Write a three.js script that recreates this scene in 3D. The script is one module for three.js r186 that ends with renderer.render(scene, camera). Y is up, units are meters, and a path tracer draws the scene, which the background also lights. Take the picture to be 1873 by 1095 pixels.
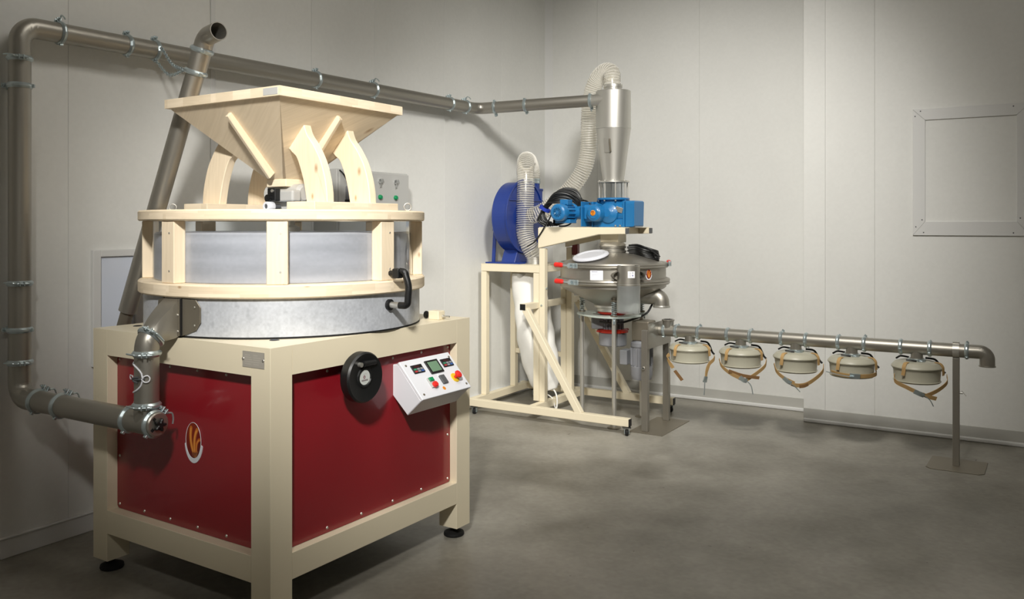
import * as THREE from 'three';
import { RoundedBoxGeometry } from 'three/addons/geometries/RoundedBoxGeometry.js';
import { mergeGeometries, toCreasedNormals } from 'three/addons/utils/BufferGeometryUtils.js';
import { RectAreaLightUniformsLib } from 'three/addons/lights/RectAreaLightUniformsLib.js';

// ---------------------------------------------------------------- camera, renderer, light
const scene = new THREE.Scene();
scene.background = new THREE.Color(0x202020);
const camera = new THREE.PerspectiveCamera(38.72, 1873 / 1095, 0.05, 60);
camera.position.set(3.9583, 1.5, 7.0376);
camera.rotation.set(0, 0.5542, 0);
camera.setViewOffset(1873, 1095, 0, 137.28, 1873, 1095);
camera.updateProjectionMatrix();
const renderer = new THREE.WebGLRenderer({ antialias: true });
renderer.toneMapping = THREE.LinearToneMapping;
renderer.toneMappingExposure = 1.0;
renderer.shadowMap.enabled = true;
renderer.shadowMap.type = THREE.PCFSoftShadowMap;
RectAreaLightUniformsLib.init();
const CEIL = 4.3, ROOM_X = 7.2, ROOM_Z = 9.2;
// ceiling lamps: [x, z, length, width, radiance]; spots added for the bright centre: [position, target, candela, angle, penumbra]
const PANELS = [[2.5, 4.4, 1.8, 0.7, 6.2], [2.9, 2.9, 1.6, 0.4, 1.8]];
const ADDED_SPOTS = [[[3.7, 3.5, 7.4], [1.05, 1.25, 3.6], 96, 0.35, 1.0, 0.18], [[3.15, 4.0, 4.3], [1.15, 0.95, 0.3], 62, 0.60, 1.0, 0.28]];

// ---------------------------------------------------------------- helpers
const V = (x, y, z) => new THREE.Vector3(x, y, z);
const rng = (s => () => { s |= 0; s = s + 0x6D2B79F5 | 0; let t = Math.imul(s ^ s >>> 15, 1 | s); t = t + Math.imul(t ^ t >>> 7, 61 | t) ^ t; return ((t ^ t >>> 14) >>> 0) / 4294967296; })(20240611);
const used = {};
function numbered(name) { const n = used[name] = (used[name] ?? -1) + 1; return n ? `${name}_${String(n).padStart(3, '0')}` : name; }
function lit(o) { o.castShadow = true; o.receiveShadow = true; return o; }
function uvBox(g, grain = 'x') {
  g = g.index ? g.toNonIndexed() : g; g.computeBoundingBox();
  const p = g.attributes.position, n = p.count, uv = new Float32Array(n * 2), ox = rng() * 3, oy = rng() * 3;
  const a = V(0, 0, 0), b = V(0, 0, 0), c = V(0, 0, 0);
  for (let i = 0; i < n; i += 3) {
    a.fromBufferAttribute(p, i); b.fromBufferAttribute(p, i + 1); c.fromBufferAttribute(p, i + 2);
    const m = b.clone().sub(a).cross(c.clone().sub(a)), ax = Math.abs(m.x), ay = Math.abs(m.y), az = Math.abs(m.z);
    let pair = ax >= ay && ax >= az ? ['z', 'y'] : ay >= az ? ['x', 'z'] : ['x', 'y'];
    if (pair[1] === grain) pair = [pair[1], pair[0]];
    [a, b, c].forEach((q, k) => { uv[(i + k) * 2] = q[pair[0]] + ox; uv[(i + k) * 2 + 1] = q[pair[1]] + oy; });
  }
  g.setAttribute('uv', new THREE.BufferAttribute(uv, 2));
  return g;
}
function place(g, pos, rot) {
  const m = new THREE.Matrix4();
  if (rot) m.makeRotationFromEuler(new THREE.Euler(...rot));
  if (pos) m.setPosition(...pos);
  return g.applyMatrix4(m);
}
function box(w, h, d, x = 0, y = 0, z = 0, o = {}) {
  const r = Math.min(o.r ?? 0.004, w / 2.05, h / 2.05, d / 2.05);
  const g = r > 0.0004 ? new RoundedBoxGeometry(w, h, d, o.seg ?? 1, r) : new THREE.BoxGeometry(w, h, d);
  return place(uvBox(g, o.grain), [x, y, z], o.rot);
}
const span = (x0, x1, y0, y1, z0, z1, o) => box(x1 - x0, y1 - y0, z1 - z0, (x0 + x1) / 2, (y0 + y1) / 2, (z0 + z1) / 2, o);
function along(g, p0, p1) {                       // turns a shape built on +y, centred, to lie from p0 to p1
  const d = p1.clone().sub(p0).normalize();
  const m = new THREE.Matrix4().makeRotationFromQuaternion(new THREE.Quaternion().setFromUnitVectors(V(0, 1, 0), d));
  m.setPosition((p0.x + p1.x) / 2, (p0.y + p1.y) / 2, (p0.z + p1.z) / 2);
  return g.applyMatrix4(m);
}
function cyl(p0, p1, r0, r1 = r0, seg = 24) {
  const L = p0.distanceTo(p1);
  return along(new THREE.CylinderGeometry(r1, r0, L, seg).toNonIndexed(), p0, p1);
}
function bar(p0, p1, w, d, o = {}) { return along(box(w, p0.distanceTo(p1), d, 0, 0, 0, { grain: 'y', ...o }), p0, p1); }
function lathe(prof, seg = 48, pos, rot, crease = 0.5) {
  const g = new THREE.LatheGeometry(prof.map(p => new THREE.Vector2(Math.max(p[0], 1e-4), p[1])), seg);
  return place(toCreasedNormals(g, crease), pos, rot);
}
function ball(r, x, y, z, sx = 1, sy = 1, sz = 1, seg = 16) { const g = new THREE.SphereGeometry(r, seg, Math.max(8, seg >> 1)).toNonIndexed(); g.scale(sx, sy, sz); return place(g, [x, y, z]); }
function torus(R, r, pos, rot, seg = 32, tube = 8, arc = Math.PI * 2) { return place(new THREE.TorusGeometry(R, r, tube, seg, arc).toNonIndexed(), pos, rot); }
function extrude(pts, depth, bevel = 0.002, holes = []) {          // outline in x,y; grows along +z
  const s = pts instanceof THREE.Shape ? pts : new THREE.Shape(pts.map(p => new THREE.Vector2(...p)));
  for (const h of holes) s.holes.push(new THREE.Path(h.map(p => new THREE.Vector2(...p))));
  const b = Math.min(bevel, depth / 2.2);
  const g = new THREE.ExtrudeGeometry(s, { depth: depth - 2 * b, bevelEnabled: b > 0, bevelSize: b, bevelThickness: b, bevelOffset: -b, bevelSegments: 1, curveSegments: 20 });
  g.translate(0, 0, b);
  return g.index ? g.toNonIndexed() : g;
}
function bend(pts, R, n = 10) {                    // a polyline of [x,y,z] with rounded corners
  const P = pts.map(p => Array.isArray(p) ? V(...p) : p), out = [P[0].clone()];
  for (let i = 1; i < P.length - 1; i++) {
    const a = P[i - 1].clone().sub(P[i]).normalize(), b = P[i + 1].clone().sub(P[i]).normalize();
    const th = Math.acos(THREE.MathUtils.clamp(a.dot(b), -1, 1));
    const t = Math.min((Array.isArray(R) ? R[i - 1] : R) / Math.tan(th / 2), P[i].distanceTo(P[i - 1]) * 0.499, P[i].distanceTo(P[i + 1]) * 0.499);
    const rr = t * Math.tan(th / 2), bis = a.clone().add(b).normalize(), c = P[i].clone().addScaledVector(bis, rr / Math.sin(th / 2));
    const s0 = P[i].clone().addScaledVector(a, t).sub(c), s1 = P[i].clone().addScaledVector(b, t).sub(c), ang = s0.angleTo(s1), ax = s0.clone().cross(s1).normalize();
    for (let k = 0; k <= n; k++) out.push(c.clone().add(s0.clone().applyAxisAngle(ax, ang * k / n)));
  }
  out.push(P[P.length - 1].clone());
  return out;
}
const smooth = (pts, n = 40) => new THREE.CatmullRomCurve3(pts.map(p => Array.isArray(p) ? V(...p) : p), false, 'centripetal').getPoints(n);
function frames(P) {
  const T = P.map((p, i) => P[Math.min(i + 1, P.length - 1)].clone().sub(P[Math.max(i - 1, 0)]).normalize());
  let nrm = Math.abs(T[0].y) < 0.9 ? V(0, 1, 0) : V(1, 0, 0);
  return T.map(t => { nrm = nrm.clone().addScaledVector(t, -nrm.dot(t)).normalize(); return { t, n: nrm, b: t.clone().cross(nrm) }; });
}
function sweep(P, r, seg = 18, o = {}) {           // a tube along points; r may depend on the index
  P = P.map(p => Array.isArray(p) ? V(...p) : p);
  const F = frames(P), rad = typeof r === 'function' ? r : () => r, pos = [], uv = [], idx = [];
  let L = 0;
  P.forEach((p, i) => {
    if (i) L += p.distanceTo(P[i - 1]);
    for (let k = 0; k <= seg; k++) {
      const a = k / seg * Math.PI * 2, R = rad(i / (P.length - 1), i);
      const q = p.clone().addScaledVector(F[i].n, Math.cos(a) * R).addScaledVector(F[i].b, Math.sin(a) * R);
      pos.push(q.x, q.y, q.z); uv.push(k / seg * 2 * Math.PI * R, L);
    }
  });
  const w = seg + 1;
  for (let i = 0; i < P.length - 1; i++) for (let k = 0; k < seg; k++) { const a = i * w + k, b = a + w; idx.push(a, a + 1, b, b, a + 1, b + 1); }
  const caps = o.caps ?? true;
  if (caps) for (const [e, s] of [[0, 1], [P.length - 1, -1]]) {
    const c = pos.length / 3; pos.push(P[e].x, P[e].y, P[e].z); uv.push(0, 0);
    for (let k = 0; k < seg; k++) { const a = e * w + k; s > 0 ? idx.push(c, a + 1, a) : idx.push(c, a, a + 1); }
  }
  const g = new THREE.BufferGeometry();
  g.setAttribute('position', new THREE.Float32BufferAttribute(pos, 3)); g.setAttribute('uv', new THREE.Float32BufferAttribute(uv, 2)); g.setIndex(idx);
  return toCreasedNormals(g, 0.7);
}
function pipeWall(P, r, t = 0.003, seg = 24) {     // an open pipe: outer and inner skin and the two rims
  P = P.map(p => Array.isArray(p) ? V(...p) : p);
  const out = [sweep(P, r, seg, { caps: false })], inner = sweep([...P].reverse(), r - t, seg, { caps: false });
  const ip = inner.attributes.position.array; for (let i = 0; i < ip.length; i += 9) for (let k = 0; k < 3; k++) { const s = ip[i + 3 + k]; ip[i + 3 + k] = ip[i + 6 + k]; ip[i + 6 + k] = s; }
  inner.computeVertexNormals(); out.push(inner);
  for (const [e, nb] of [[0, 1], [P.length - 1, P.length - 2]]) {
    const d = P[e].clone().sub(P[nb]).normalize(), q = new THREE.Quaternion().setFromUnitVectors(V(0, 0, 1), d);
    const g = new THREE.RingGeometry(r - t, r, seg).toNonIndexed(); g.applyMatrix4(new THREE.Matrix4().compose(P[e], q, V(1, 1, 1))); out.push(g);
  }
  return out;
}
function ribbon(pts, w, t, side, n = 24) {         // a strap: points, width along the vector side, thickness
  const P = pts.length > 2 ? smooth(pts, n) : pts.map(p => V(...p)), S = V(...side).normalize(), pos = [], idx = [];
  const F = frames(P);
  P.forEach((p, i) => {
    const s = S.clone().addScaledVector(F[i].t, -S.dot(F[i].t)).normalize(), nn = F[i].t.clone().cross(s);
    for (const [a, b] of [[-1, -1], [1, -1], [1, 1], [-1, 1]]) { const q = p.clone().addScaledVector(s, a * w / 2).addScaledVector(nn, b * t / 2); pos.push(q.x, q.y, q.z); }
  });
  for (let i = 0; i < P.length - 1; i++) for (let k = 0; k < 4; k++) { const a = i * 4 + k, b = i * 4 + (k + 1) % 4; idx.push(a, a + 4, b, b, a + 4, b + 4); }
  const e = (P.length - 1) * 4; idx.push(0, 1, 2, 0, 2, 3, e, e + 2, e + 1, e, e + 3, e + 2);
  const g = new THREE.BufferGeometry(); g.setAttribute('position', new THREE.Float32BufferAttribute(pos, 3)); g.setIndex(idx);
  return toCreasedNormals(uvBox(g), 0.6);
}
function clean(g) {
  if (g.index) g = g.toNonIndexed();
  if (!g.attributes.normal) g.computeVertexNormals();
  if (!g.attributes.uv) uvBox(g);
  for (const k of Object.keys(g.attributes)) if (!['position', 'normal', 'uv'].includes(k)) g.deleteAttribute(k);
  g.morphAttributes = {};
  return g;
}
const join = gs => { gs = [gs].flat(4).map(clean); return gs.length > 1 ? mergeGeometries(gs) : gs[0]; };
function part(name, gs, mat, parent, label) {
  const m = lit(new THREE.Mesh(gs.isBufferGeometry ? clean(gs) : join(gs), mat)); m.name = numbered(name);
  if (label) m.userData.label = label;
  parent.add(m); return m;
}
function thing(name, label, category, pos = [0, 0, 0], turn = 0, group) {
  const o = new THREE.Group(); o.name = numbered(name); o.position.set(...pos); o.rotation.y = turn;
  o.userData = { label, category }; if (group) o.userData.group = group;
  scene.add(o); return o;
}
function solo(name, gs, mat, label, category, group) { const m = part(name, gs, mat, scene); m.userData = { label, category }; if (group) m.userData.group = group; return m; }
function struct(name, gs, mat) { const m = part(name, gs, mat, scene); m.userData.kind = 'structure'; return m; }
function share(name, geo, mat, parent, pos, rot) { const m = lit(new THREE.Mesh(geo, mat)); m.name = numbered(name); if (pos) m.position.set(...pos); if (rot) m.rotation.set(...rot); parent.add(m); return m; }

// ---------------------------------------------------------------- textures
function hash2(x, y, s) { let h = Math.imul(x, 374761393) + Math.imul(y, 668265263) + Math.imul(s, 1274126177) | 0; h = Math.imul(h ^ h >>> 13, 1274126177); return ((h ^ h >>> 16) >>> 0) / 4294967296; }
function vnoise(x, y, px, py, s) {                 // value noise that repeats every px, py cells
  const x0 = Math.floor(x), y0 = Math.floor(y), fx = x - x0, fy = y - y0, u = fx * fx * (3 - 2 * fx), v = fy * fy * (3 - 2 * fy);
  const m = (a, b) => ((a % b) + b) % b, X0 = m(x0, px), X1 = m(x0 + 1, px), Y0 = m(y0, py), Y1 = m(y0 + 1, py);
  return (hash2(X0, Y0, s) * (1 - u) + hash2(X1, Y0, s) * u) * (1 - v) + (hash2(X0, Y1, s) * (1 - u) + hash2(X1, Y1, s) * u) * v;
}
function fbm(u, v, fx, fy, s, oct = 4) { let a = 0, w = 0.5, t = 0; for (let o = 0; o < oct; o++) { a += w * vnoise(u * fx, v * fy, fx, fy, s + o); t += w; w *= 0.5; fx *= 2; fy *= 2; } return a / t; }
function dataTex(W, H, fn, color = true, rep = [1, 1]) {
  const d = new Uint8Array(W * H * 4);
  for (let j = 0; j < H; j++) for (let i = 0; i < W; i++) { const c = fn(i / W, j / H), k = (j * W + i) * 4; d[k] = THREE.MathUtils.clamp(c[0], 0, 255); d[k + 1] = THREE.MathUtils.clamp(c[1], 0, 255); d[k + 2] = THREE.MathUtils.clamp(c[2], 0, 255); d[k + 3] = 255; }
  const t = new THREE.DataTexture(d, W, H); t.wrapS = t.wrapT = THREE.RepeatWrapping; t.magFilter = THREE.LinearFilter; t.minFilter = THREE.LinearMipmapLinearFilter; t.generateMipmaps = true;
  if (color) t.colorSpace = THREE.SRGBColorSpace; t.repeat.set(...rep); t.needsUpdate = true; return t;
}
const knots = []; for (let i = 0; i < 9; i++) knots.push([rng(), rng(), 0.004 + rng() * 0.007]);
function woodAt(u, v, lam) {
  let vv = v, tone = 0, cut = 0;
  if (lam) { const row = Math.floor(v * 22), seg = Math.floor(u * 9 + hash2(row, 3, 5) * 9); tone = (hash2(seg, row, 9) - 0.5) * 30; cut = hash2(seg, row, 12); vv = v + cut; }
  const warp = fbm(u, vv, 3, 12, 31, 3), g = fbm(u, vv + warp * 0.03, 4, 110, 7, 3), ring = 0.5 + 0.5 * Math.sin((vv * 42 + warp * 6) * Math.PI * 2);
  let d = (g - 0.5) * 12 + (ring - 0.5) * 4 + tone * 0.6, kn = 0;
  for (const [ku, kv, kr] of knots) { let dx = u - ku, dy = (v - kv) * 1.5; dx -= Math.round(dx); dy -= Math.round(dy); const q = Math.hypot(dx * 0.8, dy) / kr; if (q < 2) kn = Math.max(kn, 1 - q / 2); }
  d -= kn * 60;
  return [243 + d, 225 + d * 1.05 - kn * 12, 196 + d * 1.15 - kn * 14];
}
const texWood = dataTex(1024, 1024, (u, v) => woodAt(u, v, false)), texLam = dataTex(1024, 1024, (u, v) => woodAt(u, v, true));
const texGalv = dataTex(512, 512, (u, v) => { const b = fbm(u, v, 5, 5, 3, 4), c = fbm(u, v, 70, 70, 41, 2), s = fbm(u, v, 26, 26, 77, 2); let k = 198 + (b - 0.5) * 30 + (c - 0.5) * 20 + (s > 0.64 ? -10 * (s - 0.64) / 0.2 : 0); return [k - 2, k + 2, k + 9]; }, true, [1.6, 1.6]);
const texStone = dataTex(512, 512, (u, v) => { const b = fbm(u, v, 3, 14, 13, 4), c = fbm(u, v, 90, 60, 19, 2), band = 0.5 + 0.5 * Math.sin(v * Math.PI * 2 * 9 + fbm(u, v, 2, 2, 8, 2) * 2); const k = 182 + (b - 0.5) * 32 + (c - 0.5) * 8 + (band - 0.5) * 8; return [k, k, k + 5]; });
const texFloor = dataTex(1024, 1024, (u, v) => {
  const a = fbm(u, v, 4, 4, 51, 5), b = fbm(u, v, 14, 12, 61, 4), c = fbm(u, v, 170, 170, 71, 2), st = fbm(u, v, 9, 7, 99, 3), sp = vnoise(u * 90, v * 90, 90, 90, 17);
  let k = 140 + (a - 0.5) * 58 + (b - 0.5) * 40 + (c - 0.5) * 14; if (st > 0.66) k -= (st - 0.66) * 90; if (sp > 0.985) k -= 34;
  return [k + 3, k - 1, k - 11];
}, true, [1 / 3.6, 1 / 3.6]);
const texFloorRough = dataTex(512, 512, (u, v) => { const k = 108 + (fbm(u, v, 5, 5, 53, 4) - 0.5) * 90; return [k, k, k]; }, false, [1 / 3.6, 1 / 3.6]);
const texWall = dataTex(512, 512, (u, v) => { const k = 226 + (fbm(u, v, 3, 5, 23, 4) - 0.5) * 11 + (fbm(u, v, 140, 140, 29, 2) - 0.5) * 4; return [k, k, k - 4]; }, true, [0.4, 0.4]);
const texBrush = dataTex(512, 512, (u, v) => { const k = 128 + (fbm(u, v, 5, 6, 81, 3) - 0.5) * 50 + (fbm(u, v, 60, 40, 82, 2) - 0.5) * 30; return [k, k, k]; }, false, [2, 2]);
function canvasTex(w, h, draw) { const c = document.createElement('canvas'); c.width = w; c.height = h; draw(c.getContext('2d'), w, h); const t = new THREE.CanvasTexture(c); t.colorSpace = THREE.SRGBColorSpace; return t; }

// ---------------------------------------------------------------- materials
const std = o => new THREE.MeshStandardMaterial(o), phy = o => new THREE.MeshPhysicalMaterial(o);
const M = {
  wall: std({ map: texWall, roughness: 0.55 }), seam: std({ color: 0x8f8f88, roughness: 0.8 }), trim: std({ color: 0xdcdcda, roughness: 0.4 }), kerb: std({ color: 0xb9b8b2, roughness: 0.6 }),
  floor: std({ map: texFloor, roughnessMap: texFloorRough, roughness: 1 }), ceiling: std({ color: 0xd8d7d2, roughness: 0.8 }),
  cream: std({ color: 0xeadfc4, roughness: 0.42 }), red: phy({ color: 0x8e1823, roughness: 0.34, clearcoat: 0.6, clearcoatRoughness: 0.12 }),
  wood: std({ map: texWood, roughness: 0.6 }), lam: std({ map: texLam, roughness: 0.6 }),
  galv: std({ map: texGalv, metalness: 0.25, roughness: 0.5 }), stone: std({ map: texStone, roughness: 0.75 }),
  plexi: phy({ color: 0xf4f7fa, transmission: 1, thickness: 0, roughness: 0.06, ior: 1.46 }),
  steel: std({ color: 0xa8a49b, metalness: 0.85, roughness: 0.42, roughnessMap: null, bumpMap: texBrush, bumpScale: 0.0002 }),
  bright: std({ color: 0xcfcdc6, metalness: 0.85, roughness: 0.42, bumpMap: texBrush, bumpScale: 0.0002 }), dullSteel: std({ color: 0x8a8375, metalness: 0.7, roughness: 0.5 }),
  zinc: std({ color: 0xbcc8cb, metalness: 0.75, roughness: 0.3 }), chrome: std({ color: 0xd6d8d8, metalness: 0.95, roughness: 0.14 }),
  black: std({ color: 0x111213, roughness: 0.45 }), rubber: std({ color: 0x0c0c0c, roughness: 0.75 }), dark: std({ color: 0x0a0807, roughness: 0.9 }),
  grey: std({ color: 0xbabab7, roughness: 0.45 }), midGrey: std({ color: 0x85868a, roughness: 0.5 }), darkGrey: std({ color: 0x55575a, roughness: 0.5 }), panelWhite: std({ color: 0xe2e4ea, roughness: 0.38 }),
  blueFan: phy({ color: 0x092f80, roughness: 0.4, clearcoat: 0.3 }), blueValve: phy({ color: 0x1b6fa8, roughness: 0.42, clearcoat: 0.25 }), blueTie: std({ color: 0x1d39a8, roughness: 0.7 }),
  orangeRed: std({ color: 0xb32a18, roughness: 0.5 }), redGrip: std({ color: 0xe02a22, roughness: 0.4 }), darkRed: std({ color: 0x6d0d0d, roughness: 0.4 }),
  green: std({ color: 0x0d8a55, roughness: 0.3 }), yellow: std({ color: 0xe6c52a, roughness: 0.5 }), screen: std({ color: 0x6f8f74, roughness: 0.25 }), orange: std({ color: 0xe08a1e, roughness: 0.5 }),
  hose: phy({ color: 0xfdfbf6, transmission: 0.93, thickness: 0, roughness: 0.22, ior: 1.45 }), wire: std({ color: 0xe9e6de, roughness: 0.35 }),
  sleeve: phy({ color: 0xe8ecec, transmission: 0.85, thickness: 0, roughness: 0.35 }), lid: phy({ color: 0xe9ebf2, transmission: 0.25, thickness: 0, roughness: 0.35 }),
  bag: phy({ color: 0xf2f1ec, roughness: 0.9, sheen: 0.3 }), fabric: std({ color: 0xcfc9ba, roughness: 0.9 }),
  strap: std({ color: 0xbd9a66, roughness: 0.8 }), strapDark: std({ color: 0x8d6a43, roughness: 0.8 }), spout: std({ color: 0xb9b6a4, roughness: 0.4 }),
  ply: std({ color: 0xcdd8d2, metalness: 0.3, roughness: 0.3 }), glassWindow: phy({ color: 0xdfe6f4, roughness: 0.12, clearcoat: 0.8 }), lampGlow: std({ color: 0xffffff, emissive: 0xfff6e8, emissiveIntensity: 2.2 }),
};

// ---------------------------------------------------------------- the room
struct('floor', [span(-0.2, ROOM_X + 0.2, -0.2, 0, -0.2, ROOM_Z + 0.2, { r: 0 })], M.floor);
struct('ceiling', [span(-0.2, ROOM_X + 0.2, CEIL, CEIL + 0.2, -0.2, ROOM_Z + 0.2, { r: 0 })], M.ceiling);
const wallLeft = struct('wall_left', [span(-0.2, -0.012, 0, CEIL, -0.2, ROOM_Z, { r: 0 })], M.seam);
{ const J = [0, 0.82, 1.65, 2.475, 3.08, 3.86, 4.684, 5.51, 6.33, 7.16, 7.98, ROOM_Z];
  for (let i = 0; i < J.length - 1; i++) part('wall_panel', [span(-0.03, 0, 0, CEIL, J[i] + 0.0006, J[i + 1] - 0.0006, { r: 0.0008, grain: 'y' })], M.wall, wallLeft); }
const wallBack = struct('wall_back', [span(-0.2, ROOM_X + 0.2, 0, CEIL, -0.2, -0.012, { r: 0 })], M.seam);
{ const J = [0.0, 0.52, 1.487, 2.4306];
  for (let i = 0; i < J.length - 1; i++) part('wall_panel', [span(J[i] + 0.0005, J[i + 1] - 0.0005, 0, CEIL, -0.03, 0, { r: 0.0006, grain: 'y' })], M.wall, wallBack);
  const K = [2.4306, 2.588, 2.935, 4.0, 5.06, 6.12, ROOM_X];
  part('wall_recess_side', [span(2.434, ROOM_X, 0, CEIL, -0.012, 0.32, { r: 0 })], M.seam, wallBack);
  for (let i = 0; i < K.length - 1; i++) part('wall_panel', [span(K[i] + 0.0005, K[i + 1] - 0.0005, 0, CEIL, i ? 0.31 : -0.012, 0.343, { r: 0.0006, grain: 'y' })], M.wall, wallBack); }
struct('wall_right', [span(ROOM_X, ROOM_X + 0.2, 0, CEIL, 0, ROOM_Z, { r: 0 })], M.wall);
struct('wall_front', [span(-0.2, ROOM_X + 0.2, 0, CEIL, ROOM_Z, ROOM_Z + 0.2, { r: 0 })], M.wall);
struct('baseboard_left', [span(0.0, 0.014, 0.0, 0.088, 0.02, ROOM_Z, { r: 0.004 }), span(0.0, 0.02, 0.086, 0.096, 0.02, ROOM_Z, { r: 0.004 })], M.trim);
const bb = struct('baseboard_back', [span(0.02, 2.43, 0.028, 0.105, 0, 0.008, { r: 0.002 }), span(2.4306, ROOM_X, 0.028, 0.105, 0.343, 0.351, { r: 0.002 })], M.kerb);
part('floor_bead', [span(0.02, 2.43, 0, 0.03, 0, 0.024, { r: 0.01, seg: 2 }), span(2.4306, ROOM_X, 0, 0.03, 0.343, 0.367, { r: 0.01, seg: 2 })], M.trim, bb);
struct('trim_1', [place(extrude([[0, 0], [0.055, 0], [0, 0.055]], CEIL, 0.003), [0, CEIL, 0], [Math.PI / 2, 0, 0])], M.trim);
struct('trim_2', [span(0, 0.006, 0.1, CEIL, 3.83, 3.862, { r: 0.002 })], M.trim);

{ // small window in the left wall behind the mill
  const w = struct('window_1', [span(0.001, 0.022, 0.80, 1.375, 4.528, 4.571), span(0.001, 0.022, 0.80, 1.375, 4.296, 4.34), span(0.001, 0.022, 1.339, 1.375, 4.335, 4.53), span(0.001, 0.022, 0.8, 0.84, 4.335, 4.53)], M.trim);
  part('pane', [span(0.002, 0.008, 0.84, 1.339, 4.338, 4.53, { r: 0 })], M.glassWindow, w);
}
{ // framed hatch in the projecting wall at the right
  const t = thing('wall_hatch', 'square blanked hatch with mitred white frame on the wall at right', 'hatch', [3.19, 1.4226, 0.343]);
  const W = 0.72, H = 0.897, b = 0.08, lo = 0.098, d = 0.014;
  part('hatch_panel', [span(b - 0.01, W - b + 0.01, lo - 0.01, H - b + 0.01, 0.0005, 0.004, { r: 0 })], M.wall, t);
  const fr = pts => extrude(pts, d, 0.0015);
  part('frame_board', [fr([[0, H], [W, H], [W - b, H - b], [b, H - b]])], M.trim, t);
  part('frame_board', [fr([[0, 0.0], [b, lo], [b, H - b - 0.001], [0, H - 0.001]])], M.trim, t);
  part('frame_board', [fr([[W, 0.0], [W, H - 0.001], [W - b, H - b - 0.001], [W - b, lo]])], M.trim, t);
  part('frame_board', [fr([[0.001, 0], [W - 0.001, 0], [W - b, lo - 0.001], [b, lo - 0.001]])], M.trim, t);
  const s = cyl(V(0, 0, d - 0.001), V(0, 0, d + 0.002), 0.005, 0.004, 10);
  for (const [x, y] of [[0.05, H - 0.015], [0.015, H - 0.05], [W - 0.1, H - 0.02], [0.02, 0.06], [0.07, 0.02], [W - 0.1, 0.02], [0.06, 0.11], [W - 0.06, 0.12]]) share('screw', s, M.darkGrey, t, [x, y, 0]);
}

// ---------------------------------------------------------------- ceiling lamps and added spots (out of the frame)
for (const [x, z, L, W, I] of PANELS) {
  const t = thing('ceiling_lamp', z > 4 ? 'wide white ceiling panel lamp between the mill and the cart' : 'narrow white ceiling panel lamp nearest the back wall', 'lamp', [x, CEIL, z]);
  part('housing', [box(W + 0.06, 0.07, L + 0.06, 0, -0.035, 0, { r: 0.01 })], M.panelWhite, t);
  part('diffuser', [box(W, 0.012, L, 0, -0.076, 0, { r: 0.003 })], M.lampGlow, t);
  const l = new THREE.RectAreaLight(0xfffcf6, I, W, L); l.position.set(x, CEIL - 0.09, z); l.rotation.x = -Math.PI / 2; scene.add(l);
}
for (const [p, q, cd, an, pen, rad] of ADDED_SPOTS) {  // spots added to pool light on the mill and the cart corner
  const a = V(...p), b = V(...q), d = b.clone().sub(a).normalize(), at = k => a.clone().addScaledVector(d, k - rad);
  const t = thing('added_spot', q[2] > 2 ? 'added reflector spot brightening the mill' : 'added reflector spot brightening the cart corner', 'lamp');
  part('stem', [cyl(V(at(-0.14).x, CEIL, at(-0.14).z), at(-0.14), 0.012)], M.panelWhite, t);
  part('shade', [sweep([at(-0.17), at(-0.12), at(-0.03)], u => [0.06, rad * 0.8, rad][Math.round(u * 2)], 28, { caps: false }), cyl(at(-0.18), at(-0.165), 0.06)], M.panelWhite, t);
  part('glowing_disc', [cyl(at(-0.06), at(-0.045), rad * 0.9, rad * 0.9, 32)], M.lampGlow, t);
  const l = new THREE.SpotLight(0xfffcf6, cd, 0, an, pen, 2); l.position.copy(a); l.target.position.copy(b); l.castShadow = true; l.shadow.mapSize.set(2048, 2048); l.shadow.radius = rad / 0.02 ; l.shadow.bias = -0.0005;
  scene.add(l, l.target);
}

// ---------------------------------------------------------------- pipe pieces
const clampCache = {};
function clampAt(parent, p, axis, r, roll = 0, lever = true) {
  const key = r + '_' + lever;
  if (!clampCache[key]) {
    const band = [lathe([[r * 0.995, -0.012], [r * 1.05, -0.012], [r + 0.009, -0.004], [r + 0.009, 0.004], [r * 1.05, 0.012], [r * 0.995, 0.012]], 40)];
    for (const s of [-1, 1]) band.push(box(0.022, 0.02, 0.005, r + 0.016, 0, s * 0.009, { r: 0.002 }));
    band.push(box(0.012, 0.016, 0.012, -r - 0.010, 0, 0, { r: 0.002 }));
    const bolt = [cyl(V(r + 0.017, 0, -0.028), V(r + 0.017, 0, 0.026), 0.0035, 0.0035, 8), cyl(V(r + 0.017, 0, 0.012), V(r + 0.017, 0, 0.019), 0.008, 0.008, 6), cyl(V(r + 0.017, 0, -0.02), V(r + 0.017, 0, -0.012), 0.008, 0.008, 6)];
    if (lever) bolt.push(sweep(smooth([[r + 0.017, 0, 0.022], [r + 0.026, 0.004, 0.036], [r + 0.012, 0.006, 0.055], [r - 0.004, 0.006, 0.066]], 10), 0.0035, 8));
    clampCache[key] = [join(band), join(bolt)];
  }
  const m = share('pipe_clamp', clampCache[key][0], M.zinc, parent, p);
  const q = new THREE.Quaternion().setFromUnitVectors(V(0, 1, 0), V(...axis).normalize());
  m.quaternion.copy(q).multiply(new THREE.Quaternion().setFromAxisAngle(V(0, 1, 0), roll));
  share('clamp_bolt', clampCache[key][1], M.zinc, m);
  return m;
}
const PR = 0.046;

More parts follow.
